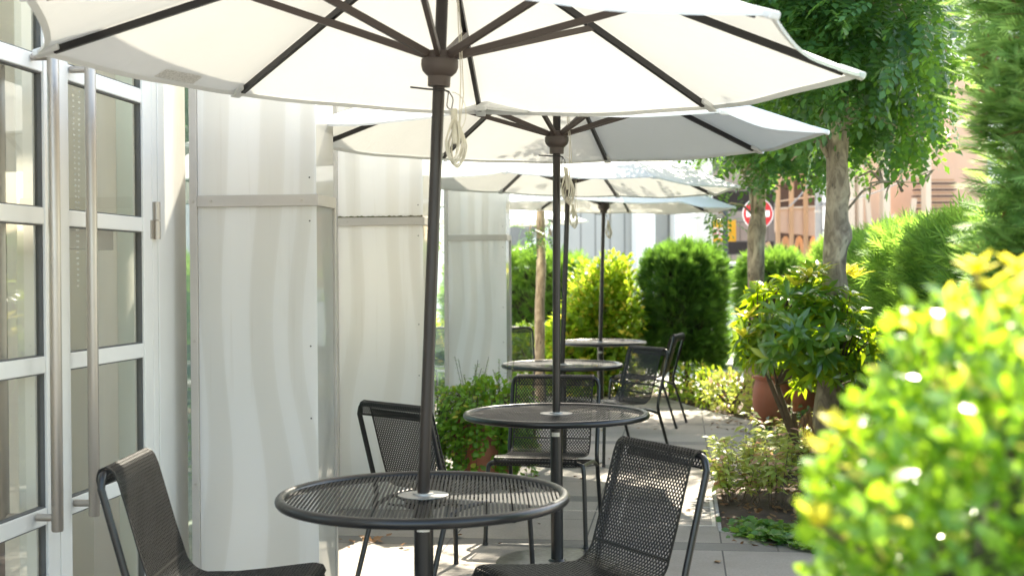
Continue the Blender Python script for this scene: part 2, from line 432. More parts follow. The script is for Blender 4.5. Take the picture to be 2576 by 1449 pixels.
def T_pinnate(pairs=4, leaf=None, ls=.26):
    leaf = leaf or T_simple(.30, .06, -.06); p = []
    for i in range(pairs):
        y = .15 + .72 * i / pairs; z = -.18 * y * y
        for sg in (-1, 1): p.append(T_place(leaf, (0, y + .03 * sg, z), sg * -1.05, ls * (1 - .12 * abs(i - 1)), -.15))
    p.append(T_place(leaf, (0, .86, -.15), 0, ls, -.3))
    r = np.array([(-.008, 0, 0), (.008, 0, 0), (.005, .9, -.16), (-.005, .9, -.16)]); p.append((r, np.array([(0, 1, 2, 3)])))
    return T_join(p)
def T_spray(n=4, wd=.055):
    b = (np.array([(0, 0, 0), (wd, .4, .02), (0, 1, 0), (-wd, .4, .02)], float), np.array([(0, 1, 2, 3)])); p = [T_place(b, (0, 0, 0), 0, 1.0)]
    for i in range(n):
        y = .12 + .62 * i / n
        for sg in (-1, 1): p.append(T_place(b, (0, y, 0), sg * -(.75 - .06 * i), .52 * (1 - .5 * y), .10 * sg))
    return T_join(p)

def unit(a): return a / np.maximum(np.linalg.norm(a, axis=1, keepdims=True), 1e-9)

def leaves(name, tmpl, P, D, N, S, m, parent, world=True):
    tv, tf = tmpl; P = np.asarray(P, float); n = len(P)
    D = unit(np.asarray(D, float)); N = np.asarray(N, float)
    X = unit(np.cross(D, N + 1e-4)); Nn = np.cross(X, D); S = np.asarray(S, float).reshape(n, 1, 1)
    V = P[:, None, :] + S * (tv[None, :, 0:1] * X[:, None, :] + tv[None, :, 1:2] * D[:, None, :] + tv[None, :, 2:3] * Nn[:, None, :])
    if world: V = V - np.array(parent.location)[None, None, :]
    V = V.reshape(-1, 3); F = (tf[None] + (np.arange(n) * len(tv))[:, None, None]).reshape(-1)
    me = bpy.data.meshes.new(name); me.vertices.add(len(V)); me.vertices.foreach_set('co', V.ravel())
    me.loops.add(len(F)); me.loops.foreach_set('vertex_index', F.astype(np.int32))
    nf = len(F) // 4; me.polygons.add(nf); me.polygons.foreach_set('loop_start', np.arange(nf, dtype=np.int32) * 4)
    me.update(calc_edges=True); me.validate()
    return link(name, me, m, parent)

def rdir(n): return unit(RNG.normal(size=(n, 3)))
def lump(P, f=3.0, a=1.0, ph=0.0):
    return a * (np.sin(P[:, 0] * f + ph) * np.sin(P[:, 1] * f * 1.13 + 1.7 + ph) + np.sin(P[:, 2] * f * 1.31 + .6 + ph) * np.sin(P[:, 0] * f * .7 + 2)) * .5

# ------------------------------------------------------------------ ground
def struct(o): return tag(o, kind='structure')
g = MB(); g.add([(-400, -60, -.05), (400, -60, -.05), (400, 700, -.05), (-400, 700, -.05)], [(0, 1, 2, 3)])
struct(g.build('ground', 'ground'))
EDGE = [(1.15, 5.95), (.72, 6.60), (.45, 6.93), (.30, 7.05), (.205, 7.14), (.205, 8.72), (.45, 8.93), (.66, 9.55), (.74, 10.8), (.66, 12.35), (.45, 12.85), (.20, 13.4), (-.05, 14.2), (-.25, 14.75)]
pv = [(-2.2, -5), (2.6, -5), (2.6, 4.9), (1.9, 5.2)] + EDGE + [(-2.2, 14.9)]
g = MB(); g.poly(pv, -.06, 0.0); struct(g.build('pavement', 'paving'))
# planting bed
def bed_z(x, y): return -.028 + .012 * math.sin(x * 9 + 1) * math.sin(y * 7) + .01 * math.sin(x * 23 + y * 17) + .02 * min(1, max(0, (x - .6)))
g = MB(); nx, ny = 60, 130; vs = []
for j in range(ny + 1):
    for i in range(nx + 1):
        x = -2.6 + 6.0 * i / nx; y = 4.6 + 11.6 * j / ny; vs.append((x, y, bed_z(x, y)))
fs = []
for j in range(ny):
    for i in range(nx):
        x = -2.6 + 6.0 * (i + .5) / nx; y = 4.6 + 11.6 * (j + .5) / ny
        if x > .1 or y > 13.2: a = j * (nx + 1) + i; fs.append((a, a + 1, a + nx + 2, a + nx + 1))
g.add(vs, fs); struct(g.build('soil_bed', 'soil', smooth=True, ang=80))
g = MB()
for (a, b) in zip(EDGE[:-1], EDGE[1:]):
    g.bar((a[0] + .0, a[1], -.012), (b[0] + .0, b[1], -.012), .018, .03)
struct(g.build('kerb_strip', 'stone'))
g = MB(); g.add([(-60, 16.3, -.02), (60, 16.3, -.02), (60, 23.4, -.02), (-60, 23.4, -.02)], [(0, 1, 2, 3)])
struct(g.build('road', simple('pale_asphalt_road', (.36, .35, .33), .85, 0, .1, 2, bump=.2, bscale=80)))  # pale grey asphalt

# ------------------------------------------------------------------ glass pavilion on the left
WX = -2.12
bl = thing('shop_building', (WX, 7.0, 0), 0, 'white framed glass shop front with tall steel door handles, left of the round tables', 'building')
def bpart(mb, name, m, par=None, **k):
    l = Vector((0, 0, 0)); q = par
    while q is not None: l += q.location; q = q.parent
    if par is None: par = bl; l = bl.location
    mb.v = [(p[0] - l[0], p[1] - l[1], p[2] - l[2]) for p in mb.v]
    return mb.build(name, m, par, **k)
RAILS = [2.11, 1.60, 1.10, .59]
def door(y0, y1, hy, inner):
    d = thing('door', (WX, (y0 + y1) / 2, 0)); d.location = (0, (y0 + y1) / 2 - 7.0, 0); d.parent = bl
    fr = MB(); sw = .085
    for a, b in ((y0, y0 + sw), (y1 - sw, y1)): fr.span((WX - .045, a, .015), (WX, b, 2.72))
    for z in RAILS: fr.span((WX - .040, y0 + sw, z - .028), (WX - .004, y1 - sw, z + .028))
    fr.span((WX - .042, y0 + sw, .015), (WX - .003, y1 - sw, .19)); fr.span((WX - .042, y0 + sw, 2.61), (WX - .003, y1 - sw, 2.72))
    bpart(fr, 'door_frame', 'white_metal', d, bevel=.003)
    gs = MB(); zs = [.19] + sorted(RAILS) + [2.61]
    for i in range(len(zs) - 1):
        a = zs[i] + (.028 if i else 0); b = zs[i + 1] - (.028 if i < len(zs) - 2 else 0); wd = .0045
        for (p, q) in (((y0 + sw, a), (y0 + sw + wd, b)), ((y1 - sw - wd, a), (y1 - sw, b)), ((y0 + sw + wd, a), (y1 - sw - wd, a + wd)), ((y0 + sw + wd, b - wd), (y1 - sw - wd, b))):
            gs.span((WX - .034, p[0], p[1]), (WX - .010, q[0], q[1]))
    bpart(gs, 'gasket', 'gasket', d)
    gl = MB(); x = WX - .024; gl.add([(x, y0 + sw, .19), (x, y1 - sw, .19), (x, y1 - sw, 2.61), (x, y0 + sw, 2.61)], [(0, 1, 2, 3)])
    bpart(gl, 'glass_pane', 'glass', d)
    for sd in ((1,) if not inner else (1, -1)):
        h = MB(); hx = WX + .072 if sd > 0 else WX - .045 - .072
        h.tube([(hx, hy, .555), (hx, hy, .56), (hx, hy, 2.16), (hx, hy, 2.165)], [.0175, .0195, .0195, .0175], 20)
        for z in (.60, 2.12):
            h.tube([(WX if sd > 0 else WX - .045, hy, z), (hx, hy, z)], .0125, 14)
        bpart(h, 'handle', 'steel', d, smooth=True)
    return d
door(3.455, 4.265, 4.10, True)
dr = door(4.271, 5.081, 4.375, True)
for z in (2.33, 1.62, .38):
    hg = MB()
    hg.tube([(WX + .012, 5.10, z + .002), (WX + .012, 5.10, z + .075)], .014, 12); hg.tube([(WX + .012, 5.10, z - .075), (WX + .012, 5.10, z - .002)], .014, 12)
    hg.span((WX + .0, 5.085, z), (WX + .006, 5.135, z + .074)); hg.span((WX + .0, 5.06, z - .074), (WX + .006, 5.115, z))
    bpart(hg, 'hinge', MT['steel'], dr, smooth=True)
# fixed frame, white side panel, head and upper wall
fr = MB()
fr.span((WX - .08, 5.084, 0), (WX + .0, 5.135, 4.3)); fr.span((WX - .08, 5.139, 0), (WX + .002, 5.44, 4.3))
fr.span((WX - .08, 3.39, 0), (WX + .0, 3.45, 4.3)); fr.span((WX - .08, 3.451, 2.725), (WX + .0, 5.083, 2.80))
for y in (1.0, 1.9, 2.8): fr.span((WX - .07, y - .03, 0), (WX - .002, y + .03, 4.3))
for z in (.05, .59, 1.10, 1.6, 2.11, 2.76): fr.span((WX - .05, 1.03, z - .028), (WX - .008, 3.38, z + .028))
bpart(fr, 'door_surround', 'white_metal', bevel=.003)
wl = MB(); wl.span((WX - .25, 1.0, 2.81), (WX - .085, 5.44, 4.4)); wl.span((WX - .25, 5.445, 3.0), (WX - .085, 12.3, 4.4))
bpart(wl, 'upper_wall', 'white_wall')
rf = MB()
for (x0, x1) in ((-8.0, -6.6), (-2.5, WX + .05)): rf.span((x0, .8, 4.405), (x1, 12.4, 4.6))
for y in (.8, 3.0, 5.2, 7.4, 9.6, 12.25): rf.span((-6.599, y, 4.41), (-2.501, y + .08, 4.59))
sk = MB(); sk.add([(-6.6, .8, 4.5), (-2.5, .8, 4.5), (-2.5, 12.4, 4.5), (-6.6, 12.4, 4.5)], [(0, 1, 2, 3)]); bpart(sk, 'added_skylight', 'glass')  # glazed roof opening added so sun brightens the room behind the doors
rf = rf; bpart(rf, 'roof', 'grey_wall')
gw = MB()
for (a, b, z0_, z1_) in ((1.03, 3.38, .06, 2.76),):
    gw.add([(WX - .03, a, z0_), (WX - .03, b, z0_), (WX - .03, b, z1_), (WX - .03, a, z1_)], [(0, 1, 2, 3)])
bpart(gw, 'side_window', 'glass')
gw = MB(); gw.add([(WX - .03, 5.445, .02), (WX - .03, 12.3, .02), (WX - .03, 12.3, 3.0), (WX - .03, 5.445, 3.0)], [(0, 1, 2, 3)])
bpart(gw, 'glass_wall', 'teal_glass')
mu = MB()
for y in (6.6, 7.3, 8.6, 9.6, 10.6, 12.27):
    mu = MB(); mu.span((WX - .07, y - .025, 0), (WX - .0, y + .025, 3.0)); bpart(mu, 'mullion', 'white_metal', bevel=.002)
iw = MB(); iw.span((-7.6, .9, 0), (-7.45, 12.3, .8)); iw.span((-7.45, .8, 0), (WX - .26, .95, 4.3)); iw.span((-7.45, 12.15, 0), (WX - .26, 12.29, 4.3))
bpart(iw, 'interior_wall', 'interior_wall')
gw = MB(); gw.add([(-7.5, .95, .8), (-7.5, 12.1, .8), (-7.5, 12.1, 4.3), (-7.5, .95, 4.3)], [(0, 1, 2, 3)])
bpart(gw, 'added_rear_window', 'glass')  # glazed back wall added to let more sky light into the room
fl = MB(); fl.span((-7.6, .9, -.03), (WX - .002, 12.3, .008)); bpart(fl, 'interior_floor', 'interior_floor')
ic = MB(); ic.span((WX - .62, 5.55, .01), (WX - .36, 6.05, 3.04)); ic.span((WX - .50, 4.86, .01), (WX - .40, 5.38, 3.04))
ic.span((WX - 1.6, 5.2, .01), (WX - 1.3, 5.5, 4.3)); ic.span((WX - .36, 4.55, .01), (WX - .30, 4.74, 3.04)); ic.span((WX - 2.6, 6.6, .01), (WX - 1.4, 6.75, 3.04))
bpart(ic, 'interior_column', 'interior_white', bevel=.004)
sh = MB(); sh.span((WX - .20, 4.6, 1.50), (WX - .13, 5.0, 1.62)); bpart(sh, 'interior_rail', 'alu')
b = MB(); t_ = []
for i in range(41):
    a = i / 40; z = 2.6 - (2.6 - 1.36) * min(1, 2 * a if a < .5 else 2 * (1 - a)); t_.append((WX - .10, 4.58 + .09 * a, z))
for i in range(len(t_) - 1):
    p, q = Vector(t_[i]), Vector(t_[i + 1])
    for k in range(3):
        c = p.lerp(q, k / 3); b.lathe([(.0005, -.004), (.0042, 0), (.0005, .004)], 6, c)
bpart(b, 'blind_chain', 'sign_white')
def text_mesh(s, size, ext=.002):
    cu = bpy.data.curves.new('lettering', 'FONT'); cu.body = s; cu.size = size; cu.extrude = ext; cu.align_x = 'CENTER'; cu.align_y = 'CENTER'
    o = bpy.data.objects.new('lettering', cu); C.objects.link(o); bpy.context.view_layer.update()
    me = bpy.data.meshes.new_from_object(o.evaluated_get(bpy.context.evaluated_depsgraph_get()))
    bpy.data.objects.remove(o); return me
me = text_mesh('s', .035); lo = link('lettering', me, 'sign_white', bl)
lo.location = (.004, 5.475 - 7, 1.72); lo.rotation_euler = (R(90), 0, R(80))
def curtain(x, y0, y1, lab):
    t = thing('curtain', (x, (y0 + y1) / 2, 0), 0, lab, 'curtain')
    q = MB(); n = 90; vs = []
    for i in range(n + 1):
        y = y0 + (y1 - y0) * i / n; dx = .035 * math.sin(y * 31) + .012 * math.sin(y * 57 + 1)
        vs += [(x + dx, y, .06), (x + dx * .7, y, 2.9)]
    q.add(vs, [(2 * i, 2 * i + 2, 2 * i + 3, 2 * i + 1) for i in range(n)]); q.build('drape', MT['drape'], t, world=True, smooth=True, ang=80)
    q = MB(); q.tube([(x, y0 - .05, 2.93), (x, y1 + .05, 2.93)], .012, 10); q.build('rod', 'steel', t, world=True, smooth=True)
MT['drape'] = simple('pale_drape', (.74, .71, .63), .9, 0, .05, 4)
curtain(WX - .42, 3.55, 3.98, 'pale gathered curtain behind the left glass door leaf')
curtain(WX - .75, 5.6, 6.1, 'pale gathered curtain farther inside, seen through the right glass door leaf')
# furniture glimpsed inside
s = thing('bench_seat', (WX - 1.3, 5.9, 0), .1, 'dusty pink upholstered bench seen dimly through the right glass door', 'bench')
q = MB(); q.box((0, 0, .40), (.7, 1.5, .14)); q.build('seat', 'pink', s, bevel=.03)
q = MB(); q.box((-.33, 0, .72), (.12, 1.5, .55)); q.build('backrest', 'pink', s, bevel=.03)
for sx in (-1, 1):
    for sy in (-1, 1):
        q = MB(); q.tube([(sx * .28, sy * .68, .0), (sx * .28, sy * .68, .33)], .02, 8); q.build('leg', 'dark', s, smooth=True)
s = thing('armchair', (WX - .95, 4.75, 0), .5, 'pale blue armchair seen dimly through the lower glass of the door', 'chair')
q = MB(); q.box((0, 0, .40), (.5, .5, .12)); q.build('seat', 'blue', s, bevel=.03)
q = MB(); q.box((-.24, 0, .68), (.08, .5, .5)); q.build('backrest', 'blue', s, bevel=.03)
for sx in (-1, 1):
    for sy in (-1, 1):
        q = MB(); q.tube([(sx * .2, sy * .2, .345), (sx * .25, sy * .25, 0)], [.022, .012], 8); q.build('leg', 'blue', s, smooth=True)

# ------------------------------------------------------------------ panel pillars
XL, XR = -2.01, -1.50
def pillar(y, label, moss):
    p = thing('panel_pillar', ((XL + XR) / 2, y + .14, 0), 0, label, 'pillar', 'translucent panel pillars along the shop front')
    def B(): return MB()
    k = dict(world=True)
    D = .275; top = 4.1; z0, z1 = 1.682, 1.730
    b = B(); b.span((XL - .034, y - .012, 0), (XL - .001, y + D, top)); b.build('corner_post', 'alu', p, bevel=.002, **k)
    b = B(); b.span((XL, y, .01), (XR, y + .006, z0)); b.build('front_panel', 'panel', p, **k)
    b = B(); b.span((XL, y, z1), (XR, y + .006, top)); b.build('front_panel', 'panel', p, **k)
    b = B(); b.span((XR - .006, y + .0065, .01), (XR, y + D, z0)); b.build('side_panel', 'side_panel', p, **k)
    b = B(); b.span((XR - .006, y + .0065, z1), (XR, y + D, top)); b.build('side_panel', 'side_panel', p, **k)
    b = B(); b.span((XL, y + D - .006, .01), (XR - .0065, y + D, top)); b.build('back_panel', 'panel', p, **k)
    b = B(); b.span((XL, y - .012, z0), (XR + .012, y - .0005, z1)); b.span((XR + .0005, y - .0003, z0), (XR + .012, y + D, z1))
    b.build('trim_band', 'alu', p, bevel=.002, **k)
    b = B(); b.span((XL + .001, y + .0065, z0 + .002), (XR - .0065, y + D - .0065, z1 - .002)); b.build('added_divider', 'white_wall', p, **k)  # unseen shelf added to keep the upper cell brighter than the lower
    b = B(); b.span((XL - .03, y - .01, top + .001), (XR + .012, y + D + .01, top + .08)); b.build('cap', 'alu', p, **k)
    b = B(); b.span((XR + .0005, y + D - .02, 0.002), (XR + .010, y + D, z0 - .001)); b.build('edge_trim', 'alu', p, **k)
    for (sx, sz, yy) in ((XL + .06, 1.706, -.012), (XR - .06, 1.706, -.012), (XL - .018, 1.706, -.012), (XL - .018, 1.12, -.012), (XL - .018, .52, -.012), (XR - .028, 1.80, 0), (XR - .028, 1.62, 0), (XR - .028, 1.10, 0), (XR - .028, .80, 0)):
        b = B(); r = .007 if yy else .004
        b.tube([(sx, y + yy - .003, sz), (sx, y + yy + .002, sz)], [r * .8, r], 10); b.build('screw', 'steel' if yy else 'gasket', p, smooth=True, **k)
    if moss:
        b = B(); n = 70; vs = []; fs = []
        for i in range(n + 1):
            x = XL + (XR - XL) * i / n; h = .004 + .005 * abs(math.sin(i * .7) * math.sin(i * .37 + 1)) + random.uniform(0, .003)
            vs += [(x, y - .013, z1 + .0005), (x, y - .008, z1 + h), (x, y - .001, z1 + h * .8), (x, y - .001, z1 + .0005)]
        for i in range(n):
            for j in range(3): a = i * 4 + j; fs.append((a, a + 1, a + 5, a + 4))
        b.add(vs, fs); b.build('moss', 'moss', p, **k)
    return p
pillar(5.30, 'nearest milky panel pillar, standing right beside the glass doors', False)
pillar(7.57, 'milky panel pillar with dark moss along its trim band, behind the nearest umbrella pole', True)
pillar(11.26, 'milky panel pillar farthest back, beside the trailing potted plant', False)

# ------------------------------------------------------------------ table
def make_table():
    t = thing('round_table', (0, 0, 0))
    ZT = .714; RO = .434; rr = .016
    b = MB(); b.torus((0, 0, ZT), RO, rr, 96, 14); b.build('rim', 'dark', t, smooth=True, ang=80)
    b = MB(); pitch = .0125; n = int(RO / pitch)
    for i in range(-n, n + 1):
        x = i * pitch; h = math.sqrt(max(0, (RO - .006) ** 2 - x * x))
        if h > .02: b.box((x, 0, ZT + .003), (.0072, 2 * h, .003))
    b.build('slatted_top', 'slat', t)
    b = MB(); b.lathe([(.0195, ZT + .004), (.078, ZT + .0055), (.078, ZT + .008), (.033, ZT + .0085), (.032, ZT + .014), (.0195, ZT + .0142)], 40); b.build('hole_plate', simple('dull_steel_plate', (.34, .33, .32), .4, .6), t, smooth=True)
    b = MB(); b.tube([(0, 0, .012), (0, 0, ZT - .02)], .030, 24); b.lathe([(.06, ZT - .028), (.06, ZT - .012), (.03, ZT - .0115)], 24); b.build('column', 'dark', t, smooth=True)
    for k in range(4):
        a = R(45 + 90 * k); b = MB(); b.bar((.05 * math.cos(a), .05 * math.sin(a), ZT - .020), (.13 * math.cos(a), .13 * math.sin(a), ZT - .006), .03, .006); b.build('support_arm', 'dark', t)
    b = MB(); b.lathe([(.292, .0), (.295, .004), (.292, .0095), (.045, .0105), (.036, .02), (.031, .0205)], 56); b.build('base_plate', 'dark', t, smooth=True)
    b = MB(); n = 8; vs = []
    for i in range(n + 1):
        a = R(-130 + 80 * i / n)
        for z in (.612, .632): vs.append((.0306 * math.cos(a), .0306 * math.sin(a), z))
    b.add(vs, [(2 * i, 2 * i + 2, 2 * i + 3, 2 * i + 1) for i in range(n)]); b.build('maker_label', 'label', t)
    return t
TAB = [(-.787, 3.95, 8.5, 'nearest round slatted table, large in the foreground beside the glass doors'),
       (-.599, 6.295, -4, 'second round slatted table, with its round floor base plate in full view'),
       (-.873, 9.647, 3, 'third round slatted table, partly behind the second umbrella pole'),
       (-.78, 12.765, 0, 'farthest round slatted table, close to the yellow green shrub')]
t0 = make_table()
for i, (x, y, rz, lb) in enumerate(TAB):
    o = t0 if i == 0 else copy_tree(t0)
    o.location = (x, y, 0); o.rotation_euler.z = R(rz); tag(o, lb, 'table', 'round cafe tables in a row')

# ------------------------------------------------------------------ umbrella
def make_umbrella():
    u = thing('umbrella', (0, 0, 0))
    ZR, ZP, RR = 2.045, 2.49, 1.27          # rim height, peak height, rib length (plan)
    b = MB(); b.tube([(0, 0, .30), (0, 0, ZP - .03)], .0187, 20); b.build('pole', 'pole', u, smooth=True)
    def P(a, v, sag=0): return Vector((RR * v * math.cos(a), RR * v * math.sin(a), ZP - (ZP - ZR) * (v * .96 + .04 * v * v) - sag))
    cb = MB(); nu, nv = 12, 14; vs = []; fs = []
    for k in range(8):
        a0 = R(45 * k); a1 = R(45 * (k + 1)); o = len(vs)
        for j in range(nv + 1):
            v = .012 + .988 * j / nv
            p0, p1 = P(a0, v), P(a1, v)
            for i in range(nu + 1):
                t = i / nu; p = p0.lerp(p1, t); h = 4 * t * (1 - t)
                p = p * 1.0; r = 1 - .030 * h * v ** 3; z = p.z
                p = Vector((p.x * r, p.y * r, z - .020 * h * v + .003 * math.sin(9 * t + k * 2.1 + 5 * v) * h * v))
                vs.append(tuple(p))
        for j in range(nv):
            for i in range(nu): a = o + j * (nu + 1) + i; fs.append((a, a + 1, a + nu + 2, a + nu + 1))
        # hem folded under the rim
        e = len(vs)
        for i in range(nu + 1):
            q = Vector(vs[o + nv * (nu + 1) + i]); vs.append((q.x * .999, q.y * .999, q.z - .010)); vs.append((q.x * .984, q.y * .984, q.z + .002))
        for i in range(nu):
            r_ = o + nv * (nu + 1) + i
            fs.append((r_, r_ + 1, e + 2 * i + 2, e + 2 * i)); fs.append((e + 2 * i, e + 2 * i + 2, e + 2 * i + 3, e + 2 * i + 1))
    cb.add(vs, fs); cb.build('canopy', 'fabric', u, smooth=True, ang=30)
    for k in range(8):
        a = R(45 * k)
        b = MB(); b.bar(P(a, .02, .022), P(a, .955, .018), .016, .022); rb = b.build('rib', 'rib', u)
        b = MB(); p = P(a, 1.005); q = P(a, .94, .012); b.bar(q, p + Vector((0, 0, -.008)), .040, .022); b.build('rib_pocket', 'fabric', rb, bevel=.006)
        b = MB(); c = Vector((math.cos(a), math.sin(a), 0)); b.bar(c * .048 + Vector((0, 0, ZR + .02)), P(a, .50, .030), .015, .021); b.build('strut', 'taupe', rb)
    b = MB(); b.lathe([(.02, ZR - .075), (.034, ZR - .075), (.035, ZR - .045), (.040, ZR - .042), (.052, ZR - .030), (.057, ZR - .015), (.057, ZR + .005), (.050, ZR + .008), (.046, ZR + .030), (.020, ZR + .034)], 32); b.build('runner_hub', 'taupe', u, smooth=True)
    b = MB(); b.lathe([(.02, ZP - .055), (.05, ZP - .05), (.05, ZP - .02), (.02, ZP - .015)], 24); b.lathe([(.012, ZP + .0), (.022, ZP + .012), (.02, ZP + .04), (.004, ZP + .06)], 16); b.build('top_hub', 'taupe', u, smooth=True)
    b = MB(); b.tube([(-.085, -.02, ZR - .082), (-.03, -.015, ZR - .086), (.02, -.02, ZR - .088), (.033, -.02, ZR - .093)], .003, 6); b.tube(rounded([(.033, -.02, ZR - .09), (.050, -.03, ZR - .115), (.045, -.03, ZR - .15), (.030, -.03, ZR - .14), (.033, -.02, ZR - .09)], .01), .0018, 5); b.build('locking_pin', 'rib', u, smooth=True)
    b = MB()
    for j in range(7):
        r1 = .018 + .004 * (j % 3); pts = []
        for i in range(25):
            a = 2 * math.pi * i / 24; x = .062 + r1 * 1.1 * math.cos(a) + .002 * (j - 3); z = ZR - .235 + .062 * math.sin(a) - .004 * j
            wv = 1 - .45 * max(0, math.sin(a)); pts.append((.062 + (x - .062) * wv, -.03 + .005 * (j - 3) + .004 * math.sin(2 * a + j), z))
        b.tube(pts, .0026, 5)
    b.tube([(.052, -.03, ZR - .145), (.056, -.03, ZR - .19), (.062, -.032, ZR - .25)], .010, 8)
    b.tube([(.064, -.03, ZR - .28), (.080, -.03, ZR - .10), (.062, -.01, ZR + .10), (.024, 0, ZP - .06)], .0018, 5); b.tube([(.07, -.03, ZR - .26), (.070, -.03, ZR - .05), (.03, .0, ZP - .06)], .0018, 5)
    pts = [(.045 + .045 * math.sin(a), -.03, ZR - .16 + .065 * math.cos(a)) for a in [math.pi * i / 14 for i in range(15)]]; b.tube(pts, .0013, 5)
    b.build('pull_cord', 'rope', u, smooth=True)
    return u
UMB = [(-.787, 3.95, 3, 2.6, 'nearest white umbrella, spread across the top of the photo'),
       (-.599, 6.295, -8, .4, 'second white umbrella, with leaf shadows on its right half'),
       (-.873, 9.647, -14, 2.2, 'third white umbrella, its slim pole close behind the second pole'),
       (-.78, 12.765, -9, 1.7, 'fourth white umbrella, in front of the ribbed white building')]
u0 = make_umbrella()
for i, (x, y, rz, ln, lb) in enumerate(UMB):
    o = u0 if i == 0 else copy_tree(u0)
    o.location = (x, y, 0)
    o.rotation_euler = (Matrix.Translation((0, 0, 0)).to_3x3() @ Matrix.Rotation(R(ln), 3, 'Y') @ Matrix.Rotation(R(rz), 3, 'Z')).to_euler()
    # lean about the hole in the table top (z = .715)
    sh = Matrix.Rotation(R(ln), 3, 'Y') @ Vector((0, 0, .715)); o.location = (x - sh.x, y - sh.y, .715 - sh.z)
    tag(o, lb, 'umbrella', 'white umbrellas over the tables')
for i, (x, y, rz) in enumerate([(-2.42, 16.35, 5)]):
    o = copy_tree(u0); o.location = (x, y, 0); o.rotation_euler = (0, 0, R(rz))
    tag(o, 'farthest white umbrella, dappled with shade and half hidden behind the last pillar', 'umbrella', 'white umbrellas over the tables')
    o = copy_tree(t0); o.location = (x, y, 0); tag(o, 'round slatted table under the farthest umbrella, hidden behind the last pillar', 'table', 'round cafe tables in a row')
# printed care label under the first canopy
lb_ = MB()
def canpt(a, v): return Vector((1.27 * v * math.cos(a), 1.27 * v * math.sin(a), 2.49 - .445 * (v * .96 + .04 * v * v) - .038))
a_, b_ = canpt(R(149), .945), canpt(R(166), .945)
pa = Vector((1.27 * math.cos(R(135)), 1.27 * math.sin(R(135)), 0)); pb = Vector((1.27 * math.cos(R(180)), 1.27 * math.sin(R(180)), 0))
def onp(t, v):
    p = pa.lerp(pb, t) * v; h = 4 * t * (1 - t); r = 1 - .030 * h * v ** 3
    return (p.x * r, p.y * r, 2.49 - .445 * (v * .96 + .04 * v * v) - .020 * h * v - .0035)
lb_.add([onp(.30, .93), onp(.52, .93), onp(.52, .98), onp(.30, .98)], [(0, 1, 2, 3)])
def mk_label():
    m, t = new_mat('printed_care_label'); sx = t.n('ShaderNodeSeparateXYZ'); t.put(sx, 0, t.pos((1, 1, 1)))
    n = t.ramp(t.noise(140, 2), [(.45, 0.0), (.55, 1.0)])
    c = t.mix(n, (.60, .59, .56), (.74, .73, .70))
    d = t.n('ShaderNodeBsdfDiffuse'); t.put(d, 0, c); tr = t.n('ShaderNodeBsdfTranslucent'); t.put(tr, 0, c)
    x = t.n('ShaderNodeMixShader'); t.put(x, 0, .15); t.put(x, 1, d.outputs[0]); t.put(x, 2, tr.outputs[0]); finish(t, x.outputs[0]); return m
lb_.build('care_label', mk_label(), u0)

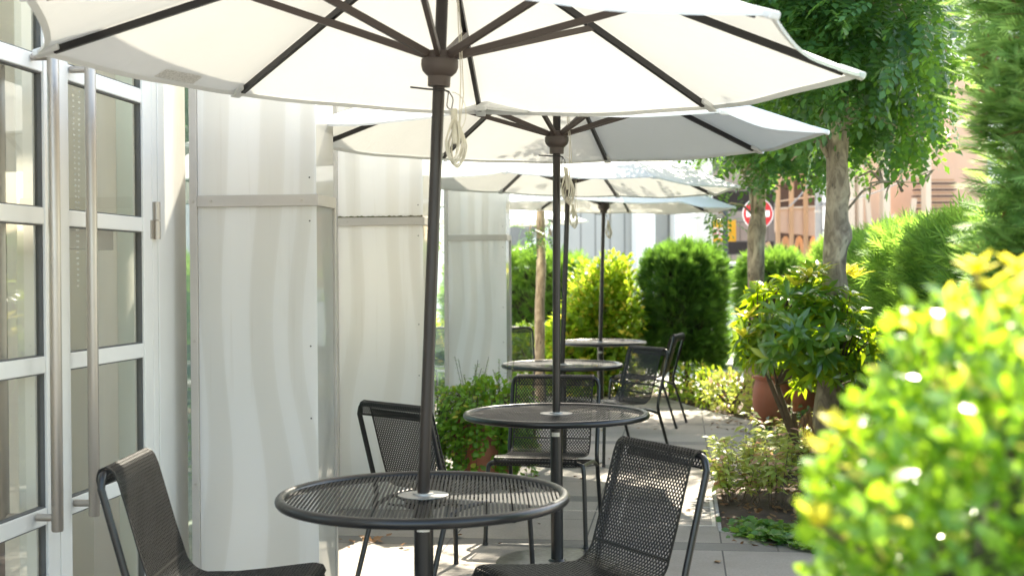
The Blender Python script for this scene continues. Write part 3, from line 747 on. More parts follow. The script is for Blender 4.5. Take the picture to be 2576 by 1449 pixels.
# ------------------------------------------------------------------ chair (front towards +Y)
def make_chair():
    c = thing('mesh_chair', (0, 0, 0)); W = .425
    prof = [(.238, .408), (.262, .414), (.272, .432), (.262, .449), (.235, .455), (.18, .449), (.08, .437), (-.02, .428), (-.09, .428)]
    prof += [(p[1], p[2]) for p in arc((-.10, .518), -90, -168, .092, 8)][1:]
    back = [(-.222, .60), (-.250, .70), (-.276, .79), (-.290, .822), (-.312, .836), (-.334, .826), (-.340, .80), (-.335, .775)]
    def resample(pl, step):
        P = [Vector((0, p[0], p[1])) for p in pl]; L = [0]
        for a, b in zip(P[:-1], P[1:]): L.append(L[-1] + (b - a).length)
        n = max(2, int(round(L[-1] / step))); o = []
        for i in range(n + 1):
            s = L[-1] * i / n; j = min(max(k for k in range(len(L)) if L[k] <= s + 1e-9), len(P) - 2)
            t = (s - L[j]) / max(L[j + 1] - L[j], 1e-9); o.append(P[j].lerp(P[j + 1], t))
        return o
    def lattice(pl, name):
        pts = resample(pl, .0108); nx = 54; hx = W / nx; b = MB(); vs = []; fs = []
        nrm = []
        for j in range(len(pts)):
            t = (pts[min(j + 1, len(pts) - 1)] - pts[max(j - 1, 0)]).normalized(); nrm.append(Vector((1, 0, 0)).cross(t).normalized())
        def strand(p, q, n, wd=.0036, th=.0030):
            d = (q - p).normalized(); sd = d.cross(n).normalized() * wd / 2; nn = n * th / 2; o = len(vs)
            for e in (p, q):
                vs.extend([tuple(e + sd + nn), tuple(e - sd + nn), tuple(e - sd - nn), tuple(e + sd - nn)])
            fs.extend([(o + k, o + (k + 1) % 4, o + 4 + (k + 1) % 4, o + 4 + k) for k in range(4)])
        X = [-W / 2 + hx * i for i in range(nx + 1)]
        for j in range(len(pts) - 1):
            for i in range(nx + 1):
                if (i + j) % 2: continue
                p = pts[j] + Vector((X[i], 0, 0))
                for e in (-1, 1):
                    if 0 <= i + e <= nx: strand(p, pts[j + 1] + Vector((X[i + e], 0, 0)), nrm[j])
        for sx in (-W / 2, W / 2):
            for j in range(len(pts) - 1): strand(pts[j] + Vector((sx, 0, 0)), pts[j + 1] + Vector((sx, 0, 0)), nrm[j], .008, .004)
        for e in (0, -1):
            strand(pts[e] + Vector((-W / 2, 0, 0)), pts[e] + Vector((W / 2, 0, 0)), nrm[e], .006, .004)
        b.add(vs, fs); return b.build(name, 'mesh', c)
    lattice(prof, 'seat'); lattice([prof[-1]] + back, 'backrest')
    rt_ = .0115
    b = MB(); b.tube(rounded([(-.243, -.318, .77), (-.232, -.318, .815), (-.17, -.313, .822), (.17, -.313, .822), (.232, -.318, .815), (.243, -.318, .77)], .03), rt_, 12); b.build('top_rail', 'dark', c, smooth=True)
    b = MB(); b.tube([(-.20, .25, .428), (.20, .25, .428)], .010, 12); b.build('front_rail', 'dark', c, smooth=True)
    for sx in (-1, 1):
        b = MB(); b.tube(rounded([(sx * .243, -.318, .775), (sx * .243, -.232, .46), (sx * .243, -.222, .395), (sx * .247, -.345, .004)], .06, 6), rt_, 12); l = b.build('leg', 'dark', c, smooth=True)
        b = MB(); b.tube([(sx * .2475, -.3463, .0), (sx * .247, -.342, .014)], .0128, 10); b.build('foot', 'blackplastic', l, smooth=True)
        b = MB(); b.tube(rounded([(sx * .195, .25, .428), (sx * .246, .252, .420), (sx * .252, .258, .36), (sx * .262, .275, .004)], .04, 6), rt_, 12); l = b.build('leg', 'dark', c, smooth=True)
        b = MB(); b.tube([(sx * .262, .275, .0), (sx * .2616, .2742, .014)], .0128, 10); b.build('foot', 'blackplastic', l, smooth=True)
        b = MB(); b.tube(rounded([(sx * .244, .246, .413), (sx * .236, .15, .404), (sx * .236, -.15, .385), (sx * .243, -.245, .345)], .05), .0105, 10); b.build('seat_rail', 'dark', c, smooth=True)
    b = MB(); b.tube([(-.236, .02, .398), (.236, .02, .398)], .008, 10); b.tube([(-.236, -.12, .390), (.236, -.12, .390)], .008, 10); b.build('seat_brace', 'dark', c, smooth=True)
    return c
CH = [(-1.40, 3.925, (.99, .128), 'mesh chair at the left edge, in front of the glass doors'),
      (-1.045, 5.84, (.62, .785), 'mesh chair seen from behind, between the first pillar side and the nearest umbrella pole'),
      (-.72, 6.92, (-.09, -.995), 'mesh chair facing the camera behind the second table'),
      (-.322, 4.165, (-.80, -.60), 'large mesh chair in the right foreground, with sun patches seen through its back'),
      (-.50, 9.80, (-.79, -.61), 'mesh chair on the right of the third table, the lower one of the pair'),
      (-.34, 12.09, (-.96, .18), 'mesh chair just behind and right of another, beside the dark clipped conifer'),
      (-1.69, 13.35, (.3, -.95), 'mesh chair farthest back, half hidden by the last pillar')]
c0 = make_chair()
for i, (x, y, f, lb) in enumerate(CH):
    o = c0 if i == 0 else copy_tree(c0)
    o.location = (x, y, 0); o.rotation_euler.z = math.atan2(-f[0], f[1]); tag(o, lb, 'chair', 'charcoal mesh chairs on the terrace')

# ------------------------------------------------------------------ trees
def rough_trunk(mb, pts, rad, n=20, knobs=(), seg=46):
    P = [Vector(p) for p in pts]; L = [0]
    for a, b in zip(P[:-1], P[1:]): L.append(L[-1] + (b - a).length)
    q = []; rr = []
    for i in range(seg + 1):
        s = L[-1] * i / seg; j = min(max(k for k in range(len(L)) if L[k] <= s + 1e-9), len(P) - 2); t = (s - L[j]) / (L[j + 1] - L[j])
        t2 = t
        q.append(P[j].lerp(P[j + 1], t2)); rr.append(rad[j] * (1 - t) + rad[j + 1] * t)
    for _ in range(2): q = [q[0]] + [(q[i - 1] + q[i] * 2 + q[i + 1]) / 4 for i in range(1, len(q) - 1)] + [q[-1]]
    o = len(mb.v); mb.tube(q, rr, n)
    for i in range(len(q)):
        for j in range(n):
            k = o + i * n + j; p = Vector(mb.v[k]); d = p - q[i]
            f = 1 + .05 * math.sin(j * 2 * math.pi / n * 3 + q[i].z * 3) + .04 * math.sin(q[i].z * 11 + j * .9)
            for (kx, ky, kz, kr, ka) in knobs:
                e = (p - Vector((kx, ky, kz))).length / kr; f += ka * math.exp(-e * e)
            mb.v[k] = tuple(q[i] + d * f)

def tree(name, base, trunk_pts, radii, knobs, crown, ncl, per, label, group, limbs, leaf=.27, keep=None, extra=(), seed=1, sig=.26):
    global RNG
    RNG = np.random.default_rng(seed); random.seed(seed)
    t = thing(name, base, 0, label, 'tree', group)
    mb = MB(); rough_trunk(mb, trunk_pts, radii, 22, knobs); mb.build('trunk', 'bark', t, world=True, smooth=True, ang=70)
    cx, cy, cz, rx, ry, rz = crown
    n = ncl * 6; u = rdir(n); rad = RNG.uniform(.25, 1, n) ** .45
    cc = np.stack([cx + u[:, 0] * rad * rx, cy + u[:, 1] * rad * ry, cz + u[:, 2] * rad * rz], 1)
    if keep is not None: cc = cc[keep(cc)]
    cc = cc[:ncl]
    bm = MB(); top = Vector(trunk_pts[-1]); ends = []
    for l in limbs:
        a = Vector(l[0]); e = Vector(l[1]); m = a.lerp(e, .5) + Vector((0, 0, .12)); bm.tube([a, a.lerp(m, .5) + Vector((0, 0, .05)), m, e], [l[2], l[2] * .8, l[2] * .6, l[2] * .25], 10); ends += [m, e, a.lerp(e, .75)]
    for c in list(cc) + [Vector(x[0]) for x in extra]:
        c = Vector(c); s = min(ends, key=lambda q: (q - c).length)
        if (s - c).length < 2.2:
            m = s.lerp(c, .5) + Vector((random.uniform(-.08, .08), random.uniform(-.08, .08), .06)); bm.tube([s, m, c], [.013, .009, .004], 5)
    bm.build('branch', 'bark', t, world=True, smooth=True)
    Ps = []; Ds = []
    for c in cc:
        k = int(per * RNG.uniform(.5, 1.5)); g_ = RNG.normal(size=(k, 3)) * sig * np.array([1, 1, .6]); Ps.append(c + g_)
        o = np.array([c[0] - cx, c[1] - cy, (c[2] - cz) * .5]); Ds.append(unit(g_ * 2 + o * .5 + RNG.normal(size=(k, 3)) * .35 + np.array([0, 0, -.12])))
    for (c, k, sg) in extra:
        g_ = RNG.normal(size=(k, 3)) * np.array(sg); Ps.append(np.array(c) + g_); Ds.append(unit(g_ * 2 + RNG.normal(size=(k, 3)) * .2 + np.array([0, 0, -.1])))
    P_ = np.concatenate(Ps); D_ = np.concatenate(Ds)
    if keep is not None:
        ok = keep(P_); P_ = P_[ok]; D_ = D_[ok]
    N_ = unit(np.array([0, 0, 1.0]) + RNG.normal(size=P_.shape) * .35)
    leaves('crown', T_pinnate(4), P_, D_, N_, leaf * RNG.uniform(.7, 1.25, len(P_)), 'leaf_tree', t)
    return t
def clear_umb(P):
    ok = np.ones(len(P), bool)
    for (x, y, *_k) in UMB:
        r = np.hypot(P[:, 0] - x, P[:, 1] - y); ok &= ~((r < 1.42) & (P[:, 2] < 2.95))
    return ok
def seen_px(P):
    Q = P - np.array(EYE); d = Q @ np.array(fwd); return CX + FPX * (Q @ np.array(rt)) / d, CY - FPX * (Q @ np.array(up)) / d
b0 = at_z(2062, 1200); pts = [(b0.x, b0.y, -.05)] + [tuple(at(px, py, d)) for px, py, d in ((2072, 1080, 8.85), (2088, 930, 8.85), (2096, 750, 8.85), (2104, 600, 8.85), (2107, 450, 8.85), (2108, 330, 8.85), (2112, 200, 8.87))]
kn = [(*at(2138, 590, 8.8), .07, .55), (*at(2092, 603, 8.75), .05, .3), (*at(2122, 730, 8.8), .06, .35), (*at(2085, 330, 8.8), .08, .35), (*at(2130, 480, 8.8), .06, .3)]
tp = Vector(pts[-1]); tq = Vector(pts[-2])
limbs = [(tp, tp + Vector((.05, .2, 1.3)), .05), (tp, tp + Vector((.9, .5, .9)), .035), (tp, tp + Vector((-.7, .6, .8)), .035), (tq, tq + Vector((.75, .1, .55)), .036), (tq, at(2290, 340, 8.9), .03), (at(2085, 395, 8.85), at(1990, 405, 8.9), .022), (tp, tp + Vector((.3, -.8, .7)), .035), (tp, tp + Vector((-.6, -.5, .9)), .035), (at(2118, 545, 8.85), at(2320, 460, 8.9), .010)]
BC = (1.50, 8.95, 3.72, 1.38, 1.35, 1.50)
def keepB(P):
    x, y = seen_px(P); lim = 345 + 45 * np.clip(1 - np.abs(x - 2130) / 200, 0, 1) + 30 * np.sin(x * .031)
    lim = np.where(x < 2060, 385 + 20 * np.sin(x * .04), lim)
    return clear_umb(P) & ~((np.abs(x - 2105) < 48) & (y > 335)) & (x < 2385 + 25 * np.sin(y * .05)) & ((y < lim) | (P[:, 2] > 2.9))
tree('broadleaf_tree', (b0.x, b0.y, 0), pts, [.09, .083, .078, .076, .078, .072, .071, .058], kn, BC, 170, 55, 'nearer mottled trunk tree with dense dark crown, rising out of the glossy leaved shrub', 'trees along the planting bed', limbs, .27, keepB,
     extra=[(at(2185, 510, 8.85), 12, (.10, .12, .06)), (at(2225, 500, 8.85), 12, (.09, .1, .05)), (at(2285, 470, 8.9), 12, (.08, .1, .06)), (at(2320, 440, 8.9), 9, (.07, .1, .05)), (at(2150, 450, 8.9), 9, (.07, .1, .06)), (at(2200, 440, 9.0), 8, (.1, .1, .05)), (at(2235, 395, 9.0), 12, (.1, .1, .05)), (at(2310, 370, 9.0), 16, (.1, .1, .06))], seed=11)
a0_ = at(1892, 985, 13.6); pts = [(a0_.x, a0_.y, -.05)] + [tuple(at(px, py, 13.7)) for px, py in ((1893, 900), (1899, 760), (1904, 640), (1902, 590), (1908, 540), (1910, 470), (1908, 400), (1905, 320))]
kn = [(*at(1882, 570, 13.6), .09, .4), (*at(1925, 572, 13.6), .08, .35)]
tp = Vector(pts[-1])
limbs = [(tp, tp + Vector((.8, .3, .8)), .04), (tp, tp + Vector((-.6, .3, .9)), .04), (tp, tp + Vector((.1, -.6, 1.1)), .04), (at(1895, 530, 13.7), at(1873, 440, 13.7), .03), (at(1898, 545, 13.7), at(1780, 535, 13.6), .014), (tp, tp + Vector((.2, .5, 1.4)), .04)]
def keepA(P):
    x, y = seen_px(P); lim = 440 + 26 * np.sin(x * .05); lim = np.where(x < 1830, 420, lim)
    return clear_umb(P) & ((y < lim) | ((x < 1858) & (y < 580) & (y > 480) & (x > 1745)))
tree('broadleaf_tree', (a0_.x, a0_.y, 0), pts, [.095, .083, .078, .090, .092, .074, .070, .064, .05], kn, (a0_.x + .25, 13.8, 3.25, 1.2, 1.25, 1.25), 110, 40, 'farther mottled trunk tree, its trunk in front of the round red sign', 'trees along the planting bed', limbs, .27, keepA,
     extra=[(at(1790, 540, 13.6), 24, (.11, .12, .05)), (at(1825, 548, 13.6), 9, (.06, .08, .04)), (at(1960, 470, 13.7), 18, (.16, .15, .07)), (at(1990, 480, 13.7), 12, (.12, .1, .05)), (at(1905, 450, 13.55), 16, (.16, .1, .05))], seed=23, sig=.28)
a0_ = at(1357, 930, 14.3); pts = [(a0_.x, a0_.y, -.05)] + [tuple(at(px, py, 14.35)) for px, py in ((1357, 860), (1358, 760), (1363, 660), (1360, 600), (1360, 540), (1362, 440))]
tp = Vector(pts[-1])
limbs = [(tp, tp + Vector((.5, .3, .7)), .03), (tp, tp + Vector((-.5, .2, .7)), .03), (tp, tp + Vector((.05, -.4, .9)), .03), (at(1360, 610, 14.35), at(1332, 585, 14.3), .010), (at(1360, 600, 14.35), at(1395, 590, 14.3), .009)]
def keepS(P):
    x, y = seen_px(P); return clear_umb(P) & ((P[:, 2] > 3.0) | ((x > 1312) & (x < 1400) & (y > 562) & (y < 625)))
tree('slender_tree', (a0_.x, a0_.y, 0), pts, [.06, .055, .052, .052, .05, .045, .04], [], (a0_.x, a0_.y, 4.0, 1.3, 1.2, 1.0), 60, 18, 'slim pale trunk tree beside the last pillar, in front of the far left hedge', 'trees along the planting bed', limbs, .22, keepS,
     extra=[(at(1336, 575, 14.2), 14, (.06, .08, .03)), (at(1380, 590, 14.25), 10, (.07, .08, .04)), (at(1340, 615, 14.25), 8, (.05, .06, .04))], seed=31)

# ------------------------------------------------------------------ hedges and shrubs
def hedge(name, A, B, wd, h, label, cat, m, group=None, dens=650, size=.15, z0_=.12, lumpa=.07, seed=5, trunks=4, upb=.45, roundness=.22, slim=.055):
    global RNG
    RNG = np.random.default_rng(seed); random.seed(seed)
    A = np.array(A, float); B = np.array(B, float); L = np.linalg.norm(B - A); ax = (B - A) / L; nr = np.array([ax[1], -ax[0]])
    t = thing(name, ((A[0] + B[0]) / 2, (A[1] + B[1]) / 2, 0), 0, label, cat, group)
    def rbox(n):
        "points on a rounded box with outward normals"
        ar = np.array([L * (h - z0_), L * (h - z0_), L * wd, wd * (h - z0_), wd * (h - z0_)]); f = RNG.choice(5, n, p=ar / ar.sum())
        u = RNG.uniform(-1, 1, (n, 3)); ext = np.array([L / 2, wd / 2, (h - z0_) / 2])
        q = u * ext
        q[f == 0, 1] = ext[1]; q[f == 1, 1] = -ext[1]; q[f == 2, 2] = ext[2]; q[f == 3, 0] = ext[0]; q[f == 4, 0] = -ext[0]
        core = np.clip(q, -(ext - roundness), ext - roundness); d = q - core; nn = unit(d + 1e-6); q = core + nn * np.minimum(np.linalg.norm(d, axis=1, keepdims=True), roundness)
        return q, nn, ext
    n = int((2 * L * h + L * wd + 2 * wd * h) * dens); q, nn, ext = rbox(n)
    q = q + nn * (lump(q * 1.0, 4.5, lumpa, seed) + RNG.normal(size=n) * .02 - RNG.uniform(0, 1, n) ** 2 * .10)[:, None]
    def W(q): return np.stack([(A[0] + B[0]) / 2 + q[:, 0] * ax[0] + q[:, 1] * nr[0], (A[1] + B[1]) / 2 + q[:, 0] * ax[1] + q[:, 1] * nr[1], z0_ + (h - z0_) / 2 + q[:, 2]], 1)
    def V(d): return np.stack([d[:, 0] * ax[0] + d[:, 1] * nr[0], d[:, 0] * ax[1] + d[:, 1] * nr[1], d[:, 2]], 1)
    P_ = W(q); Nw = V(nn); D_ = unit(Nw * .8 + np.array([0, 0, upb]) + RNG.normal(size=P_.shape) * .45)
    leaves('foliage', T_spray(4, slim), P_, D_, unit(Nw + RNG.normal(size=P_.shape) * .8), size * RNG.uniform(.6, 1.3, n), m, t)
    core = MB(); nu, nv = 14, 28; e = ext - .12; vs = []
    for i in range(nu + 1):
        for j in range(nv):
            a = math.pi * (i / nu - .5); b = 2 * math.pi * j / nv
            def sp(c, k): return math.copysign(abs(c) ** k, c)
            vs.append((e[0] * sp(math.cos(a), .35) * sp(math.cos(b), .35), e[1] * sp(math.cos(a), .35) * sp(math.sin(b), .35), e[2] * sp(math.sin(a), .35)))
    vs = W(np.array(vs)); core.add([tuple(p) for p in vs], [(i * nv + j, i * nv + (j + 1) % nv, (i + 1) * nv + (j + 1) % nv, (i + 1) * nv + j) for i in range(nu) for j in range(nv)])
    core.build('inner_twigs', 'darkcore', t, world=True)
    tb = MB()
    for k in range(trunks):
        f = (k + .5) / trunks; x, y = A * (1 - f) + B * f; tb.tube([(x, y, -.06), (x + .01, y, z0_ + .2), (x, y + .02, h * .6)], [.035, .03, .02], 8)
    tb.build('stem', 'twig', t, world=True, smooth=True)
    return t
def g2(px, py, d): v = at(px, py, d); return (v.x, v.y)
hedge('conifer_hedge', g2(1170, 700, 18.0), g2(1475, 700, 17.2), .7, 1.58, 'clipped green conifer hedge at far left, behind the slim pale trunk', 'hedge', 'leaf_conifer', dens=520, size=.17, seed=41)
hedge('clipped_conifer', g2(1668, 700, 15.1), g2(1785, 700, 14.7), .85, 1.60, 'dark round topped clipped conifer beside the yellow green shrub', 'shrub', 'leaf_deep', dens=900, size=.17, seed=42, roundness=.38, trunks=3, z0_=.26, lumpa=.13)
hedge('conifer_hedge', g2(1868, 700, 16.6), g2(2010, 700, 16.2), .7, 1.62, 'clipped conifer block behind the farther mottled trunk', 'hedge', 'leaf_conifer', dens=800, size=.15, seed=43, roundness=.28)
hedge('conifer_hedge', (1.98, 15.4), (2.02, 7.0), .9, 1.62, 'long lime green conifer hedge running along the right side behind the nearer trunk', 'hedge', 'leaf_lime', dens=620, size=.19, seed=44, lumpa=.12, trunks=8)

# tall feathery conifer at the right edge
RNG = np.random.default_rng(51)
def tall_conifer(x, y, r, h, n, label, seed):
    global RNG
    RNG = np.random.default_rng(seed)
    t = thing('tall_conifer', (x, y, 0), 0, label, 'tree', 'tall conifers at the right edge')
    m_ = n // 26; zc = RNG.uniform(.2, h, m_); ac = RNG.uniform(0, 2 * math.pi, m_); kc = RNG.uniform(.78, 1.0, m_)
    z = np.repeat(zc, 26) + RNG.normal(size=m_ * 26) * .035; a = np.repeat(ac, 26) + RNG.normal(size=m_ * 26) * .15 ; n = m_ * 26
    prof = (r * np.clip(1.15 - (z / h) ** 3, .12, 1) * (1 + .10 * np.sin(z * 7 + a * 2) + .08 * np.sin(a * 5 + z * 3))) * np.repeat(kc, 26) - RNG.uniform(0, 1, n) ** 1.3 * .16
    P_ = np.stack([x + prof * np.cos(a), y + prof * np.sin(a), z], 1); o = np.stack([np.cos(a), np.sin(a), np.zeros(n)], 1)
    tilt = np.repeat(RNG.normal(size=(m_, 3)) * .3, 26, 0)
    D_ = unit(o + tilt + np.array([0, 0, .15]) + RNG.normal(size=P_.shape) * .22); N_ = unit(np.array([0, 0, 1.0]) + tilt + RNG.normal(size=P_.shape) * .3)
    leaves('foliage', T_spray(5, .065), P_, D_, N_, .082 * RNG.uniform(.6, 1.35, n), 'leaf_column', t)
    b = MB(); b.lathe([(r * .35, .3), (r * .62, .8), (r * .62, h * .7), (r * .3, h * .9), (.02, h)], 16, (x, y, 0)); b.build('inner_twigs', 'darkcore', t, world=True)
    b = MB(); b.tube([(x, y, -.05), (x, y, h * .7)], [.07, .03], 10); b.build('trunk', 'twig', t, world=True, smooth=True)
v = at(2830, 700, 3.25)
tall_conifer(v.x, v.y, .36, 3.3, 38000, 'tall feathery conifer filling the upper right edge, above the blurred bush', 51)

def shrub(name, centre, rad, n, tmpl, size, m, label, cat='shrub', seed=3, group=None, stems=7, base=None, inner=.25, power=.5, updir=.35, tip=None, keep=None, lumpy=.18):
    global RNG
    RNG = np.random.default_rng(seed); random.seed(seed)
    cx, cy, cz = centre; bx, by = base or (cx, cy)
    t = thing(name, (bx, by, 0), 0, label, cat, group)
    u = rdir(n); k = RNG.uniform(inner, 1, n) ** power
    k = k * (1 + lump(u, 3.5 if lumpy < .3 else 4.6, lumpy, seed))
    P_ = np.array(centre) + u * k[:, None] * np.array(rad); P_[:, 2] = np.maximum(P_[:, 2], .03)
    if keep is not None: s_ = keep(P_); P_ = P_[s_]; u = u[s_]
    D_ = unit(u + np.array([0, 0, updir]) + RNG.normal(size=P_.shape) * .6); N_ = unit(np.array([0, 0, 1.0]) + u * .5 + RNG.normal(size=P_.shape) * .5)
    leaves('foliage', tmpl, P_, D_, N_, size * RNG.uniform(.65, 1.25, len(P_)), m, t)
    b = MB()
    for i in range(stems):
        e = P_[RNG.integers(len(P_))]; s = Vector((bx + random.uniform(-.04, .04), by + random.uniform(-.04, .04), -.04)); e = Vector(e); md = s.lerp(e, .5) + Vector((random.uniform(-.06, .06), random.uniform(-.06, .06), .05)); b.tube([s, s.lerp(md, .5) + Vector((random.uniform(-.03, .03), 0, .02)), md, e], [.018, .015, .011, .004], 6)
    b.build('stem', 'twig', t, world=True, smooth=True)
    return t
v = at(1520, 775, 15.0)
shrub('golden_shrub', (v.x, v.y, v.z - .12), (.50, .45, .76), 9000, T_oval(.30), .075, 'leaf_gold', 'bright yellow green shrub behind the farthest table', seed=61, stems=14, inner=.12, power=.6, lumpy=.42)
v = at(1345, 850, 15.4); shrub('leafy_shrub', (v.x + .1, v.y, .42), (.55, .35, .42), 1500, T_oval(.28), .10, 'leaf_rhodo', 'low glossy leafed shrub at the foot of the slim pale trunk', seed=62)
v = at(1450, 880, 14.6); shrub('leafy_shrub', (v.x, v.y + .3, .50), (.42, .3, .5), 1100, T_oval(.38), .12, 'leaf_gold', 'broad leaved low shrub under the edge of the farthest table', seed=63)

# rhododendron in front of the nearer tree
def rhodo():
    global RNG
    RNG = np.random.default_rng(71); random.seed(71)
    base = at_z(2035, 1190); bx, by = base.x, base.y; c = at(2018, 862, 8.75)
    t = thing('glossy_shrub', (bx, by, 0), 0, 'glossy leaved shrub with twisting bare stems, in front of the nearer mottled trunk', 'shrub')
    tm = T_oval(.15, .05, -.10); P = []; D = []; N = []; S = []; st = MB(); n = 210
    u = rdir(n * 2); u = u[u[:, 2] > -.75][:n]; n = len(u); k = RNG.uniform(.25, 1, n) ** .5
    cen = np.array(c) + u * k[:, None] * np.array([.46, .46, .50])
    x, y = seen_px(cen); ok = ~((x < 1995) & (y > 905)); cen = cen[ok]; u = u[ok]
    forks = [Vector((bx - .10, by, .42)), Vector((bx + .02, by + .05, .45)), Vector((bx - .22, by - .04, .62)), Vector((bx + .10, by, .55)), Vector((bx - .32, by, .78))]
    for f, mid in zip(forks, ((-.05, .02, .2), (.02, .03, .22), (-.06, 0, .25), (.07, 0, .2), (-.1, 0, .3))):
        s = Vector((bx + mid[0] * .4, by, -.04)); st.tube([s, Vector((bx + mid[0] + .03, by + mid[1], mid[2] * .6)), Vector((bx + mid[0] - .03, by, mid[2])), f], [.024, .021, .02, .016], 8)
    for q, o in zip(cen, u):
        ax = unit((o * .8 + np.array([0, 0, .55]) + RNG.normal(size=3) * .25)[None])[0]; qv = Vector(q); f = min(forks, key=lambda z: (z - qv).length)
        st.tube([f, f.lerp(qv, .5) + Vector((random.uniform(-.04, .04), random.uniform(-.04, .04), .02)), qv], [.010, .007, .004], 5)
        e1 = unit(np.cross(ax, [.3, .2, .9])[None])[0]; e2 = np.cross(ax, e1); m_ = RNG.integers(7, 12)
        for i in range(m_):
            a = 2 * math.pi * i / m_ + RNG.uniform(-.3, .3); rad = e1 * math.cos(a) + e2 * math.sin(a); P.append(q); D.append(rad + ax * RNG.uniform(.0, .7)); N.append(ax); S.append(.135 * RNG.uniform(.7, 1.2))
    leaves('foliage', tm, P, D, N, S, 'leaf_rhodo', t)
    st.build('stem', 'twig', t, world=True, smooth=True)
    # fresh yellow shoots at the top
    P = []; D = []; N = []; S = []
    for (px, py, d) in ((2035, 700, 8.6), (2060, 690, 8.7), (2000, 720, 8.6), (2130, 690, 9.1), (2150, 700, 9.1), (1880, 800, 8.6), (1870, 850, 8.6)):
        q = np.array(at(px, py, d))
        for i in range(8):
            a = 2 * math.pi * i / 8; P.append(q); D.append(np.array([math.cos(a), math.sin(a), RNG.uniform(.2, 1)])); N.append(np.array([0, 0, 1.0])); S.append(.15 * RNG.uniform(.7, 1.1))
        leaves('young_shoot', tm, P[-8:], D[-8:], N[-8:], S[-8:], 'leaf_tip', t)
    # hanging dry leaves
    q = np.array(at(2030, 1040, 8.6)); n = 16; P = q + RNG.normal(size=(n, 3)) * .02; D = unit(np.array([0, 0, -1.0]) + RNG.normal(size=(n, 3)) * .2)
    leaves('dry_leaf', T_oval(.09, .03), P, D, rdir(n), .12 * RNG.uniform(.7, 1.2, n), 'litter', t)
rhodo()

# low variegated plants in the bed
for i, (px, py, h, n, lb) in enumerate([(1850, 1255, .38, 360, 'low variegated plant with pale pink tips, nearest the paving edge'),
                                         (1945, 1265, .42, 360, 'low variegated plant in the middle of the bed, with bare thin stems'),
                                         (1990, 1190, .40, 360, 'low variegated plant close to the twisting stems of the glossy shrub'),
                                         (1880, 1190, .27, 360, 'low variegated plant behind the others, spilling over the paving corner'),
                                         (1965, 1130, .18, 260, 'low variegated plant below the tall terracotta pot')]):
    RNG = np.random.default_rng(80 + i); random.seed(80 + i)
    b = at_z(px, py); t = thing('variegated_plant', (b.x, b.y, 0), 0, lb, 'plant', 'low variegated plants in the bed')
    st = MB(); P = []; D = []; N = []; S = []
    for k in range(16):
        a = random.uniform(0, 6.28); r = random.uniform(.04, .34); hh = h * random.uniform(.3, 1.15)
        s = Vector((b.x + r * .4 * math.cos(a), b.y + r * .4 * math.sin(a), -.03)); e = Vector((b.x + r * math.cos(a), b.y + r * math.sin(a), hh)); st.tube([s, s.lerp(e, .6) + Vector((.01, 0, .02)), e], [.0026, .002, .001], 5)
        m_ = n // 16
        for j in range(m_):
            f = random.uniform(.35, 1); q = s.lerp(e, f); an = random.uniform(0, 6.28); P.append(np.array(q)); D.append(np.array([math.cos(an), math.sin(an), random.uniform(-.4, .5)])); N.append(np.array([random.uniform(-.4, .4), random.uniform(-.4, .4), 1])); S.append(random.uniform(.05, .10))
    leaves('foliage', T_oval(.20, .07, -.15), P, D, N, S, 'leaf_nandina', t); st.build('stem', 'twig', t, world=True, smooth=True)
# bright plants along the back bed edge
for i, (px, py, d, lb) in enumerate([(1790, 985, 13.6, 'small bright plant at the foot of the dark clipped conifer'), (1840, 1000, 13.1, 'small bright plant left of the tall terracotta pot'), (1745, 985, 14.2, 'small bright plant right of the far pair of chairs'), (1560, 955, 15.0, 'small bright plant below the yellow green shrub')]):
    v = at(px, py, d); shrub('bedding_plant', (v.x, v.y, .18), (.28, .25, .22), 420, T_oval(.3), .06, 'leaf_nandina' if i % 2 else 'leaf_gold', lb, 'plant', seed=90 + i, group='small plants at the back bed')

